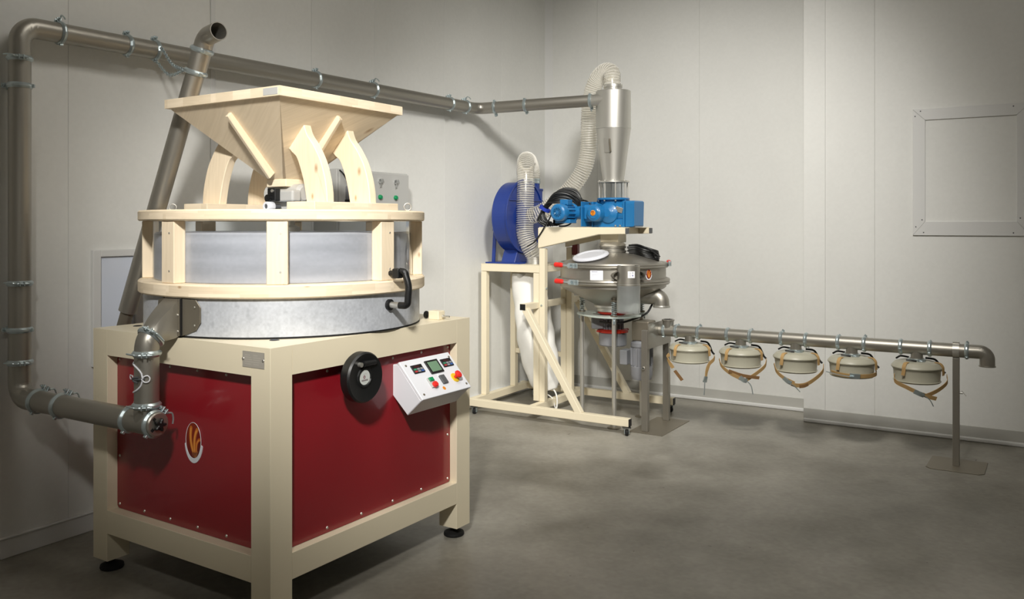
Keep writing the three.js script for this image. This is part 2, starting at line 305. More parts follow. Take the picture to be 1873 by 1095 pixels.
// ---------------------------------------------------------------- printed stickers
const texWheat = canvasTex(256, 384, (c, w, h) => {
  c.fillStyle = '#6d1a12'; c.fillRect(0, 0, w, h);
  const g = c.createLinearGradient(0, 0, w, h); g.addColorStop(0, '#8a2d12'); g.addColorStop(0.5, '#7a1c10'); g.addColorStop(1, '#4d0d0d'); c.fillStyle = g; c.fillRect(0, 0, w, h);
  const ear = (x0, y0, cx, cy, x1, y1, wd, col) => { c.strokeStyle = col; c.lineWidth = wd; c.lineCap = 'round'; c.beginPath(); c.moveTo(x0, y0); c.quadraticCurveTo(cx, cy, x1, y1); c.stroke(); };
  ear(120, 300, 60, 190, 88, 60, 46, '#c96f22'); ear(118, 300, 62, 190, 84, 70, 20, '#e39a45');
  ear(150, 300, 130, 150, 190, 70, 44, '#c96f22'); ear(148, 300, 126, 160, 180, 84, 18, '#e39a45');
  ear(176, 300, 172, 190, 236, 170, 36, '#b95b1c'); ear(174, 298, 172, 200, 226, 178, 15, '#dd8b3b');
  for (const [a, b] of [[100, 128], [120, 150], [150, 160], [180, 166], [205, 172]]) ear(a, 300, (a + b) / 2, 330, b - 4, 372, 4, '#d99a5c');
});
const wheatMat = std({ map: texWheat, roughness: 0.35 });
function wheatBadge(parent, w, h, pos, rotY, flat = 0.003) {     // oval print with a pale crescent below, facing +z before the turn
  const badge = new THREE.Shape(); badge.absellipse(0, 0, w / 2, h / 2, 0, Math.PI * 2);
  const g = extrude(badge, flat, 0); const p = g.attributes.position, uv = new Float32Array(p.count * 2);
  for (let i = 0; i < p.count; i++) { uv[2 * i] = p.getX(i) / w + 0.5; uv[2 * i + 1] = p.getY(i) / h + 0.5; }
  g.setAttribute('uv', new THREE.BufferAttribute(uv, 2));
  const b = part('emblem', [g], wheatMat, parent); b.position.set(...pos); b.rotation.y = rotY;
  const cr = [], a0 = Math.PI * 1.06, a1 = Math.PI * 1.94;
  for (let i = 0; i <= 24; i++) { const a = a0 + (a1 - a0) * i / 24; cr.push([Math.cos(a) * w * 0.60, Math.sin(a) * h * 0.62 - h * 0.015]); }
  for (let i = 24; i >= 0; i--) { const a = a0 + (a1 - a0) * i / 24; cr.push([Math.cos(a) * w * 0.51, Math.sin(a) * h * 0.50]); }
  part('emblem_border', [extrude(cr, flat, 0)], M.panelWhite, b);
  const ringPts = []; for (let i = 0; i <= 40; i++) { const a = i / 40 * Math.PI * 2; ringPts.push([Math.cos(a) * w * 0.505, Math.sin(a) * h * 0.505, flat]); }
  part('emblem_border', [sweep(ringPts, w * 0.012, 6, { caps: false })], M.panelWhite, b);
}

// ---------------------------------------------------------------- the stone mill
const TURN = -0.02217, MX = 0.989, MZ = 4.225;
const mill = thing('stone_mill', 'large stone mill on a cream and red base with wood framed drum', 'mill', [MX, 0, MZ], TURN);
{
  const rsq = (w, d, r = 0.002) => { const s = new THREE.Shape(), x = w / 2, y = d / 2; s.moveTo(-x + r, -y); s.lineTo(x - r, -y); s.quadraticCurveTo(x, -y, x, -y + r); s.lineTo(x, y - r); s.quadraticCurveTo(x, y, x - r, y); s.lineTo(-x + r, y); s.quadraticCurveTo(-x, y, -x, y - r); s.lineTo(-x, -y + r); s.quadraticCurveTo(-x, -y, -x + r, -y); return s; };
  const prism = (x0, x1, y0, y1, z0, z1, ax) => { // bar with long edges rounded and square ends
    const w = x1 - x0, h = y1 - y0, d = z1 - z0, c = [(x0 + x1) / 2, (y0 + y1) / 2, (z0 + z1) / 2];
    const g = ax === 'y' ? extrude(rsq(w, d), h, 0).rotateX(-Math.PI / 2).translate(0, -h / 2, 0) : ax === 'x' ? extrude(rsq(d, h), w, 0).rotateY(Math.PI / 2).translate(-w / 2, 0, 0) : extrude(rsq(w, h), d, 0).translate(0, 0, -d / 2);
    return g.translate(...c);
  };
  const X0 = -0.526, X1 = 0.604, Z0 = -0.611, Z1 = 0.626, T = 1.048, pw = 0.105, B = 0.052, be = { r: 0.005 };
  for (const [sx, sz] of [[0, 0], [0, 1], [1, 0], [1, 1]]) {
    const x = sx ? X1 - pw : X0, z = sz ? Z1 - pw : Z0;
    part('base_post', [prism(x, x + pw, B, T - 0.0055, z, z + pw, 'y')], M.cream, mill);
    const cx = x + pw / 2 + (sx ? -0.004 : 0.004), cz = z + pw / 2;
    const ft = part('levelling_foot', [lathe([[0, 0], [0.047, 0], [0.05, 0.006], [0.048, 0.016], [0.026, 0.026], [0.014, 0.03], [0.014, B + 0.002], [0, B + 0.002]], 28, [cx, 0, cz])], M.rubber, mill);
  }
  part('base_top', [extrude(rsq(X1 - X0, Z1 - Z0), 0.0055, 0).rotateX(-Math.PI / 2).translate((X0 + X1) / 2, T - 0.0055, (Z0 + Z1) / 2)], M.cream, mill);
  part('top_rail', [span(X0 + pw, X1 - pw, T - 0.11, T - 0.0055, Z1 - pw, Z1, { r: 0 })], M.cream, mill);
  part('top_rail', [span(X0 + pw, X1 - pw, T - 0.11, T - 0.0055, Z0, Z0 + pw, { r: 0 })], M.cream, mill);
  part('top_rail', [span(X1 - pw, X1, T - 0.11, T - 0.0055, Z0 + pw, Z1 - pw, { r: 0 })], M.cream, mill);
  part('top_rail', [span(X0, X0 + pw, T - 0.11, T - 0.0055, Z0 + pw, Z1 - pw, { r: 0 })], M.cream, mill);
  
  part('lower_rail', [prism(X0 + pw, X1 - pw, 0.172, 0.272, Z1 - pw, Z1, 'x')], M.cream, mill);
  part('lower_rail', [prism(X0 + pw, X1 - pw, 0.172, 0.272, Z0, Z0 + pw, 'x')], M.cream, mill);
  part('lower_rail', [prism(X1 - pw, X1, 0.172, 0.272, Z0 + pw, Z1 - pw, 'z')], M.cream, mill);
  part('lower_rail', [prism(X0, X0 + pw, 0.172, 0.272, Z0 + pw, Z1 - pw, 'z')], M.cream, mill);
  // red panels with rounded corners, each with its screws
  const ro = (w, h, r) => { const s = new THREE.Shape(), x = w / 2, y = h / 2; s.moveTo(-x + r, -y); s.lineTo(x - r, -y); s.quadraticCurveTo(x, -y, x, -y + r); s.lineTo(x, y - r); s.quadraticCurveTo(x, y, x - r, y); s.lineTo(-x + r, y); s.quadraticCurveTo(-x, y, -x, y - r); s.lineTo(-x, -y + r); s.quadraticCurveTo(-x, -y, -x + r, -y); return s; };
  const screw = lathe([[0, 0.0036], [0.0045, 0.003], [0.0062, 0], [0, 0]], 10, [0, 0, 0], [Math.PI / 2, 0, 0]);
  function redPanel(w, h, pos, rotY) {
    const p = part('red_panel', [extrude(ro(w, h, 0.022), 0.006, 0.0012)], M.red, mill); p.position.set(...pos); p.rotation.y = rotY;
    const nx = 6, ny = 4, m = 0.02, at = [];
    for (let i = 0; i < nx; i++) for (const y of [-h / 2 + m, h / 2 - m]) at.push([-w / 2 + m + (w - 2 * m) * i / (nx - 1), y]);
    for (let j = 1; j < ny - 1; j++) for (const x of [-w / 2 + m, w / 2 - m]) at.push([x, -h / 2 + m + (h - 2 * m) * j / (ny - 1)]);
    for (const [x, y] of at) share('screw', screw, M.bright, p, [x, y, 0.006]);
    return p;
  }
  const yc = (0.272 + T - 0.11) / 2, ph = T - 0.11 - 0.272 - 0.002;
  redPanel(X1 - X0 - 2 * pw - 0.002, ph, [(X0 + X1) / 2, yc, Z1 - 0.052], 0);
  redPanel(Z1 - Z0 - 2 * pw - 0.002, ph, [X1 - 0.045, yc, (Z0 + Z1) / 2], Math.PI / 2);
  redPanel(Z1 - Z0 - 2 * pw - 0.002, ph, [X0 + 0.045, yc, (Z0 + Z1) / 2], -Math.PI / 2);
  redPanel(X1 - X0 - 2 * pw - 0.002, ph, [(X0 + X1) / 2, yc, Z0 + 0.052], Math.PI);
  part('inner_floor', [span(X0 + 0.05, X1 - 0.05, 0.255, 0.268, Z0 + 0.06, Z1 - 0.06, { r: 0 })], M.darkGrey, mill);
  wheatBadge(mill, 0.094, 0.142, [0.105, 0.636, Z1 - 0.0458], 0);
  // rating plate on the top rail
  const plateTex = canvasTex(256, 128, (c, w, h) => { c.fillStyle = '#aca79d'; c.fillRect(0, 0, w, h); c.fillStyle = '#bab5ab'; for (let i = 0; i < 5; i++) { c.fillRect(28, 26 + i * 18, 60 + (i * 53) % 40, 5); c.fillRect(130, 26 + i * 18, 50 + (i * 37) % 45, 5); } });
  const pg = new THREE.PlaneGeometry(0.118, 0.058); pg.translate(0, 0, 0.0016);
  const rp = part('rating_plate', [span(-0.06, 0.06, -0.03, 0.03, -0.0005, 0.0014, { r: 0.0006 })], M.bright, mill); rp.position.set(0.513, 0.9995, Z1);
  part('plate_print', [pg], std({ map: plateTex, metalness: 0.1, roughness: 0.5 }), rp);
  for (const s of [-1, 1]) share('screw', screw, M.bright, rp, [s * 0.055, 0.001, 0.0015]);
  // rubber plugs in the top
  for (const [x, z] of [[-0.432, 0.475], [0.441, 0.463], [0.50, -0.30], [-0.43, -0.48]]) part('rubber_plug', [lathe([[0, 0.003], [0.014, 0.003], [0.019, 0.001], [0.02, 0], [0, 0]], 22, [x, T, z])], M.black, mill);
  // clamping block with knob behind the drum
  const blk = part('stop_block', [box(0.062, 0.042, 0.05, 0.515, T + 0.021, -0.465, { r: 0.004 })], M.cream, mill);
  part('knob', [cyl(V(0.462, T + 0.02, -0.452), V(0.484, T + 0.02, -0.455), 0.004), lathe([[0, 0], [0.012, 0], [0.018, 0.003], [0.018, 0.009], [0.01, 0.014], [0, 0.014]], 16, [0.468, T + 0.02, -0.452], [0, 0, Math.PI / 2])], M.black, blk);
  part('set_screw', [cyl(V(0.545, T + 0.015, -0.47), V(0.585, T + 0.015, -0.474), 0.0045, 0.0045, 10), cyl(V(0.546, T + 0.015, -0.47), V(0.552, T + 0.015, -0.471), 0.009, 0.009, 6)], M.bright, blk);

  // drum
  const RD = 0.612, RR = 0.635, Y0 = 1.208, Y1 = 1.262, Y2 = 1.515, Y3 = 1.56;
  const dg = lathe([[RD - 0.004, 1.054], [RD, 1.056], [RD, Y0], [RD - 0.004, Y0]], 96);
  { const p = dg.attributes.position, uv = dg.attributes.uv; for (let i = 0; i < p.count; i++) uv.setXY(i, uv.getX(i) * 3.84, p.getY(i)); }
  part('drum_wall', [dg], M.galv, mill);
  part('drum_gasket', [lathe([[RD - 0.05, 1.049], [RD + 0.001, 1.049], [RD + 0.001, 1.055], [RD - 0.05, 1.055]], 96)], M.rubber, mill);
  const ringUV = g => { const p = g.attributes.position, n = g.attributes.normal, uv = g.attributes.uv; for (let i = 0; i < p.count; i++) { const a = uv.getX(i) * 4, rad = Math.hypot(p.getX(i), p.getZ(i)); uv.setXY(i, a, Math.abs(n.getY(i)) > 0.6 ? rad : p.getY(i)); } return g; };
  const wring = (a, b, ri) => ringUV(lathe([[ri, a], [RR - 0.006, a], [RR, a + 0.006], [RR, b - 0.006], [RR - 0.006, b], [ri, b], [ri, a]], 96));
  part('wooden_ring', [wring(Y0, Y1, RR - 0.075)], M.lam, mill, 'lower laminated wooden ring');
  part('wooden_ring', [wring(Y2, Y3, RR - 0.075)], M.lam, mill, 'upper laminated wooden ring');
  part('clear_lid', [ringUV(lathe([[0.07, Y2 + 0.022], [RR - 0.076, Y2 + 0.022], [RR - 0.076, Y3 - 0.004], [0.07, Y3 - 0.004], [0.07, Y2 + 0.022]], 72))], M.plexi, mill);  // unseen lid, made clear to let light into the drum
  for (let k = 0; k < 8; k++) {
    const g = box(0.082, Y2 - Y1 - 0.001, 0.056, 0, (Y1 + Y2) / 2, RR - 0.012 - 0.028, { r: 0.004, grain: 'y' });
    const p = part('wooden_post', [g], M.wood, mill); p.rotation.y = k * Math.PI / 4 - 0.01;
    const sc = cyl(V(0, 0, RR - 0.013), V(0, 0, RR - 0.0105), 0.005, 0.004, 10);
    for (const y of [Y1 + 0.05, Y2 - 0.05]) share('screw', sc, M.bright, p, [0.012, y, 0]);
    const pane = part('clear_pane', [new THREE.CylinderGeometry(RR - 0.058, RR - 0.058, Y2 - Y1 - 0.002, 14, 1, true, 0.075, Math.PI / 4 - 0.15)], M.plexi, mill);
    pane.position.y = (Y1 + Y2) / 2; pane.rotation.y = k * Math.PI / 4 - 0.01;
  }
  const RS = 0.568, YS = 1.467;
  const sg = lathe([[0.06, 1.2625], [RS - 0.003, 1.2625], [RS, 1.2655], [RS, YS - 0.008], [RS - 0.008, YS], [0.06, YS]], 96);
  { const p = sg.attributes.position, uv = sg.attributes.uv; for (let i = 0; i < p.count; i++) uv.setXY(i, uv.getX(i) * 3, p.getY(i) * 1.4 + Math.hypot(p.getX(i), p.getZ(i))); }
  part('mill_stone', [sg], M.stone, mill);
  part('stone_spindle', [lathe([[0, YS - 0.2], [0.058, YS - 0.2], [0.058, YS + 0.02], [0.035, YS + 0.03], [0.035, Y2 + 0.02], [0, Y2 + 0.02]], 32)], M.dullSteel, mill);
  // drum handle
  const hx = RD, hz = -0.012;
  const hnd = part('drum_handle', [sweep(bend([[hx + 0.058, 1.158, hz], [hx + 0.098, 1.158, hz - 0.006], [hx + 0.104, 1.24, hz - 0.008], [hx + 0.085, 1.30, hz - 0.004], [hx + 0.062, 1.302, hz]], [0.016, 0.1, 0.014]), 0.0145, 14), box(0.036, 0.042, 0.034, hx + 0.052, 1.293, hz + 0.004, { r: 0.006, seg: 2 })], M.black, mill);
  part('handle_boss', [lathe([[0, 0], [0.024, 0], [0.024, 0.014], [0.016, 0.018], [0, 0.018]], 24, [hx - 0.003, 1.158, hz], [0, 0, -Math.PI / 2])], M.black, hnd);
  part('handle_sleeve', [cyl(V(hx + 0.012, 1.158, hz), V(hx + 0.06, 1.158, hz), 0.0135)], M.bright, hnd);
  part('handle_mount', [cyl(V(RR - 0.016, 1.293, hz + 0.004), V(hx + 0.04, 1.293, hz + 0.004), 0.012)], M.black, hnd);
  // eye bolts on the upper ring
  for (const [x, z] of [[-0.505, 0.245], [0.52, -0.245]]) {
    const e = part('eye_bolt', [torus(0.016, 0.003, [x, Y3 + 0.02, z], [0, 0.8, 0], 24, 8), cyl(V(x, Y3 - 0.002, z), V(x, Y3 + 0.005, z), 0.004)], M.bright, mill);
  }

  // hand wheel
  const wx = X1 - 0.045, wy = 0.885, wz = 0.196;
  const hw = new THREE.Group(); hw.name = numbered('hand_wheel'); mill.add(hw); hw.position.set(wx, wy, wz); hw.rotation.z = -Math.PI / 2;      // its axis is +y before the turn
  part('wheel_disc', [lathe([[0, 0.06], [0.058, 0.06], [0.088, 0.066], [0.098, 0.068], [0.102, 0.074], [0.102, 0.108], [0.096, 0.116], [0.086, 0.113], [0.045, 0.108], [0.04, 0.112], [0.034, 0.112], [0.031, 0.107], [0, 0.107]], 56)], M.black, hw);
  part('wheel_shaft', [cyl(V(0, 0.006, 0), V(0, 0.062, 0), 0.02), cyl(V(0, 0.006, 0), V(0, 0.016, 0), 0.035)], M.black, hw);
  part('folding_grip', [cyl(V(-0.056, 0.116, 0.018), V(-0.056, 0.116, -0.052), 0.0125, 0.0105, 18), cyl(V(-0.056, 0.116, 0.03), V(-0.056, 0.116, 0.016), 0.008, 0.008, 16)], M.black, hw);
  part('grip_pivot', [cyl(V(-0.056, 0.108, 0.036), V(-0.056, 0.126, 0.036), 0.0095, 0.0095, 18), cyl(V(-0.056, 0.118, 0.036), V(-0.056, 0.118, 0.014), 0.0045, 0.0045, 12)], M.bright, hw);
  const texHub = canvasTex(256, 256, (c, w, h) => {
    c.fillStyle = '#d6dad6'; c.fillRect(0, 0, w, h); c.strokeStyle = '#7a3444'; c.lineWidth = 14; c.beginPath(); c.arc(118, 122, 20, 0, 7); c.stroke();
    c.fillStyle = '#4b2a33'; for (let i = 0; i < 6; i++) c.fillRect(52 + i * 26, 164, 19, 28); c.fillStyle = '#c8ccc8'; for (let i = 0; i < 6; i++) c.fillRect(57 + i * 26, 172, 9, 6);
    c.fillStyle = '#8d918c'; c.fillRect(104, 70, 20, 7); c.fillStyle = '#b2b090'; c.fillRect(146, 64, 22, 9); c.fillStyle = '#9aa39c'; c.fillRect(96, 210, 18, 6); c.fillRect(130, 212, 22, 5);
  });
  const hub = new THREE.CircleGeometry(0.03, 32); hub.rotateZ(Math.PI / 2 * 3); hub.rotateX(-Math.PI / 2); hub.translate(0, 0.1085, 0);
  { const p = hub.attributes.position, uv = hub.attributes.uv; for (let i = 0; i < p.count; i++) uv.setXY(i, 0.5 - p.getZ(i) / 0.06, 0.5 - p.getX(i) / 0.06); }
  part('hub_label', [hub], std({ map: texHub, roughness: 0.35 }), hw);

  // control desk on the right face
  const zl = -0.094, zr = -0.444, prof = [[X1 - 0.046, 0.757], [0.645, 0.675], [0.722, 0.745], [0.594, 0.888], [X1 - 0.046, 0.888]];
  const cd = new THREE.Group(); cd.name = numbered('control_desk'); mill.add(cd);
  const cg = extrude(prof, zl - zr, 0.003); cg.translate(0, 0, zr); part('desk_case', [cg], M.panelWhite, cd);
  // lid frame of reference: u to the right, v up the slope
  const L = 0.196, O = V(0.7255, 0.7485, zl), U = V(0, 0, -1), W = V(-0.131, 0.146, 0).normalize(), N = V(0.744, 0.668, 0).normalize();
  const lidM = new THREE.Matrix4().makeBasis(U, W, N).setPosition(O);
  const onLid = (g, du, dv, dn) => { g.translate(du * 0.35, L - dv * L, dn); return g.applyMatrix4(lidM); };
  const slab = (w, h, d, r = 0.002) => uvBox(new RoundedBoxGeometry(w, h, d, 2, r).translate(0, 0, d / 2));
  part('desk_lid', [onLid(slab(0.354, L + 0.006, 0.014, 0.004), 0.5, 0.5, -0.006)], M.panelWhite, cd);
  const top = 0.008;
  const texKeys = canvasTex(128, 128, (c, w, h) => { c.fillStyle = '#17181d'; c.fillRect(0, 0, w, h); c.fillStyle = '#3d1115'; c.fillRect(24, 16, 66, 28); c.fillStyle = '#0a0a0a'; c.fillRect(94, 12, 26, 30); const cs = ['#3f8f68', '#8f9298', '#8f9298', '#b23a3a', '#8f9298', '#3c63a8']; cs.forEach((k, i) => { c.fillStyle = k; c.fillRect(6 + (i % 3) * 41, 56 + (i > 2 ? 35 : 0), 34, 28); }); });
  for (const du of [0.235, 0.835]) {
    part('keypad', [onLid(slab(0.072, 0.043, 0.006), du, 0.26, top - 0.001)], M.black, cd);
    const f = new THREE.PlaneGeometry(0.069, 0.04); f.translate(0, 0, 0.0056); part('keypad_print', [onLid(f, du, 0.26, top)], std({ map: texKeys, roughness: 0.3 }), cd);
  }
  part('display_bezel', [onLid(slab(0.09, 0.07, 0.007), 0.55, 0.29, top - 0.001)], M.black, cd);
  part('display_screen', [onLid(slab(0.066, 0.052, 0.003, 0.001), 0.55, 0.295, top + 0.0045)], M.screen, cd);
  part('button_plate', [onLid(slab(0.04, 0.05, 0.008), 0.33, 0.67, top - 0.001)], M.grey, cd);
  part('start_button', [onLid(slab(0.03, 0.02, 0.007, 0.004), 0.33, 0.60, top + 0.006)], M.green, cd);
  part('stop_button', [onLid(lathe([[0, 0.014], [0.012, 0.013], [0.0145, 0.008], [0.0145, 0], [0, 0]], 20, [0, 0, 0], [Math.PI / 2, 0, 0]), 0.335, 0.75, top + 0.006)], M.redGrip, cd);
  part('selector_plate', [onLid(slab(0.034, 0.044, 0.01), 0.565, 0.66, top - 0.001)], M.darkGrey, cd);
  part('selector_label', [onLid(slab(0.02, 0.014, 0.003, 0.001), 0.545, 0.53, top - 0.001)], M.panelWhite, cd);
  part('emergency_ring', [onLid(lathe([[0, 0.004], [0.022, 0.004], [0.024, 0.002], [0.024, 0], [0, 0]], 28, [0, 0, 0], [Math.PI / 2, 0, 0]), 0.81, 0.68, top - 0.001)], M.yellow, cd);
  part('emergency_button', [onLid(lathe([[0, 0.036], [0.011, 0.035], [0.0175, 0.031], [0.019, 0.025], [0.016, 0.021], [0.008, 0.018], [0.008, 0], [0, 0]], 28, [0, 0, 0], [Math.PI / 2, 0, 0]), 0.81, 0.68, top)], M.redGrip, cd);
  part('desk_emblem', [onLid(lathe([[0, 0.0015], [0.009, 0.0015], [0.01, 0], [0, 0]], 20, [0, 0, 0], [Math.PI / 2, 0, 0]), 0.49, 0.87, top - 0.001)], M.orange, cd);
  for (const [a, b] of [[0.07, 0.12], [0.95, 0.12], [0.95, 0.9], [0.07, 0.9]]) part('screw', [onLid(screw.clone(), a, b, top - 0.0005)], M.dullSteel, cd);
}

// ---------------------------------------------------------------- wooden hopper on the mill
{
  const t = thing('grain_hopper', 'square funnel hopper of pale pine on four curved wooden legs', 'hopper', [MX, 1.56, MZ], TURN);
  const hx = 0.375, hz = 0.38, Yt = 0.501, Yb = 0.461, nb = 0.056, Yn = 0.142;
  const rim = [[[-hx, hz], [hx, hz], [hx - 0.05, hz - 0.05], [-hx + 0.05, hz - 0.05]], [[hx, hz], [hx, -hz], [hx - 0.05, -hz + 0.05], [hx - 0.05, hz - 0.05]], [[hx, -hz], [-hx, -hz], [-hx + 0.05, -hz + 0.05], [hx - 0.05, -hz + 0.05]], [[-hx, -hz], [-hx, hz], [-hx + 0.05, hz - 0.05], [-hx + 0.05, -hz + 0.05]]];
  rim.forEach((q, i) => { const g = extrude(q.map(([x, z]) => [x, -z]), Yt - Yb, 0.001); g.rotateX(-Math.PI / 2); g.translate(0, Yb, 0); part('rim_board', [uvBox(g, i % 2 ? 'z' : 'x')], M.lam, t); });
  // four sloping boards with thickness
  const fx = hx - 0.016, fz = hz - 0.016, th = 0.02;
  const quad = (a, b, c, d, e, f, g, h) => { // outer abcd, inner efgh
    const P = [a, b, c, d, e, f, g, h], I = [[0, 1, 2], [0, 2, 3], [5, 4, 7], [5, 7, 6], [4, 0, 3], [4, 3, 7], [1, 5, 6], [1, 6, 2], [3, 2, 6], [3, 6, 7], [4, 5, 1], [4, 1, 0]], pos = [];
    for (const tr of I) for (const k of tr) pos.push(...P[k]);
    const G = new THREE.BufferGeometry(); G.setAttribute('position', new THREE.Float32BufferAttribute(pos, 3)); G.computeVertexNormals();
    const ux = V(...b).sub(V(...a)).normalize(), uy = V(...d).sub(V(...a)).normalize(), uv = []; for (let i = 0; i < pos.length; i += 3) { const q = V(pos[i], pos[i + 1], pos[i + 2]); uv.push(q.dot(ux) + a[0] * 3.1, q.dot(uy) + a[2] * 2.3); }
    G.setAttribute('uv', new THREE.Float32BufferAttribute(uv, 2)); return G;
  };
  for (let k = 0; k < 4; k++) {
    const R = (x, y, z) => { const a = k * Math.PI / 2, c = Math.round(Math.cos(a)), s = Math.round(Math.sin(a)); return [x * c + z * s, y, -x * s + z * c]; };
    const A = k % 2 ? fz : fx, D = k % 2 ? fx : fz;
    part('funnel_board', [quad(R(-nb, Yn, nb), R(nb, Yn, nb), R(A, Yb, D), R(-A, Yb, D), R(-nb, Yn, nb - th), R(nb, Yn, nb - th), R(A - th, Yb, D - th), R(-A + th, Yb, D - th))], M.wood, t);
    const b0 = V(...R(0.006, 0.172, nb + 0.030)), b1 = V(...R(0.006, 0.43, D - 0.045));
    const sl = b1.clone().sub(b0).normalize(), nn = V(...R(0, -Math.cos(Math.atan2(Yb - Yn, D - nb)), Math.sin(Math.atan2(Yb - Yn, D - nb))));
    const side = sl.clone().cross(nn); const G = box(0.018, b0.distanceTo(b1), 0.05, 0, 0, 0, { r: 0.003, grain: 'y' });
    G.applyMatrix4(new THREE.Matrix4().makeBasis(side, sl, nn).setPosition(b0.clone().add(b1).multiplyScalar(0.5).addScaledVector(nn, 0.012)));
    part('batten', [G], M.wood, t);
  }
  part('neck_board', [span(-0.064, 0.064, 0.112, 0.147, -0.064, 0.064, { r: 0.003 })], M.lam, t);
  for (const s of [-1, 1]) part('foot_plank', [span(s > 0 ? 0.262 : -0.43, s > 0 ? 0.43 : -0.262, 0.001, 0.036, -0.285, 0.24, { r: 0.003, grain: 'z' })], M.lam, t);
  const out = [[0.411, 0.034], [0.409, 0.08], [0.397, 0.14], [0.371, 0.213], [0.33, 0.279], [0.29, 0.328], [0.272, 0.37]], inn = [[0.172, 0.276], [0.198, 0.254], [0.227, 0.228], [0.258, 0.158], [0.276, 0.095], [0.288, 0.034]];
  const leg = new THREE.Shape(); leg.moveTo(...out[0]); leg.splineThru(out.slice(1).map(p => new THREE.Vector2(...p))); leg.lineTo(...inn[0]); leg.splineThru(inn.slice(1).map(p => new THREE.Vector2(...p))); leg.lineTo(...out[0]);
  const lg = uvBox(extrude(leg, 0.042, 0.003), 'y'); lg.translate(0, 0, -0.021);
  const lgm = uvBox(lg.clone().rotateY(Math.PI), 'y');
  for (const [s, z] of [[1, 0.130], [1, -0.135], [-1, 0.130], [-1, -0.135]]) share('curved_leg', clean(s > 0 ? lg : lgm), M.wood, t, [0, 0, z]);
  const rg = part('maker_plate', [span(0.28, 0.366, 0.466, 0.495, hz - 0.0005, hz + 0.0015, { r: 0.0005 })], M.grey, t);
}
{ // shaking motor under the hopper
  const t = thing('feed_motor', 'small grey feed motor with black bracket under the wooden hopper', 'motor', [MX, 1.556, MZ], TURN);
  const y = 0.085;
  part('motor_body', [lathe([[0, -0.12], [0.035, -0.118], [0.046, -0.108], [0.047, -0.03], [0.044, -0.028], [0.044, 0.1], [0.03, 0.112], [0, 0.112]], 36, [0.01, y, 0.005], [0, 0, -Math.PI / 2])], M.grey, t);
  part('motor_foot', [span(-0.05, 0.06, 0.0, 0.045, -0.035, 0.045, { r: 0.004 })], M.grey, t);
  part('gear_block', [span(0.02, 0.13, 0.045, 0.10, 0.03, 0.085, { r: 0.012, seg: 2 })], M.grey, t);
  const b = part('black_bracket', [span(-0.002, 0.05, 0.05, 0.108, 0.083, 0.115, { r: 0.004 })], M.black, t);
  part('bracket_bolt', [cyl(V(0.035, 0.095, 0.114), V(0.035, 0.095, 0.122), 0.007, 0.007, 12)], M.bright, b);
  part('adjusting_knob', [cyl(V(0.012, 0.062, 0.113), V(0.012, 0.062, 0.128), 0.017, 0.017, 22), cyl(V(0.012, 0.062, 0.127), V(0.012, 0.062, 0.131), 0.01, 0.01, 16)], M.black, t);
  part('white_roller', [lathe([[0.011, -0.02], [0.02, -0.02], [0.022, -0.015], [0.022, 0.015], [0.02, 0.02], [0.011, 0.02], [0.011, -0.02]], 24, [0.018, 0.025, 0.12], [Math.PI / 2, 0, 0])], M.panelWhite, t);
  part('roller_core', [cyl(V(0.018, 0.025, 0.06), V(0.018, 0.025, 0.137), 0.0105, 0.0105, 18)], M.darkGrey, t);
}

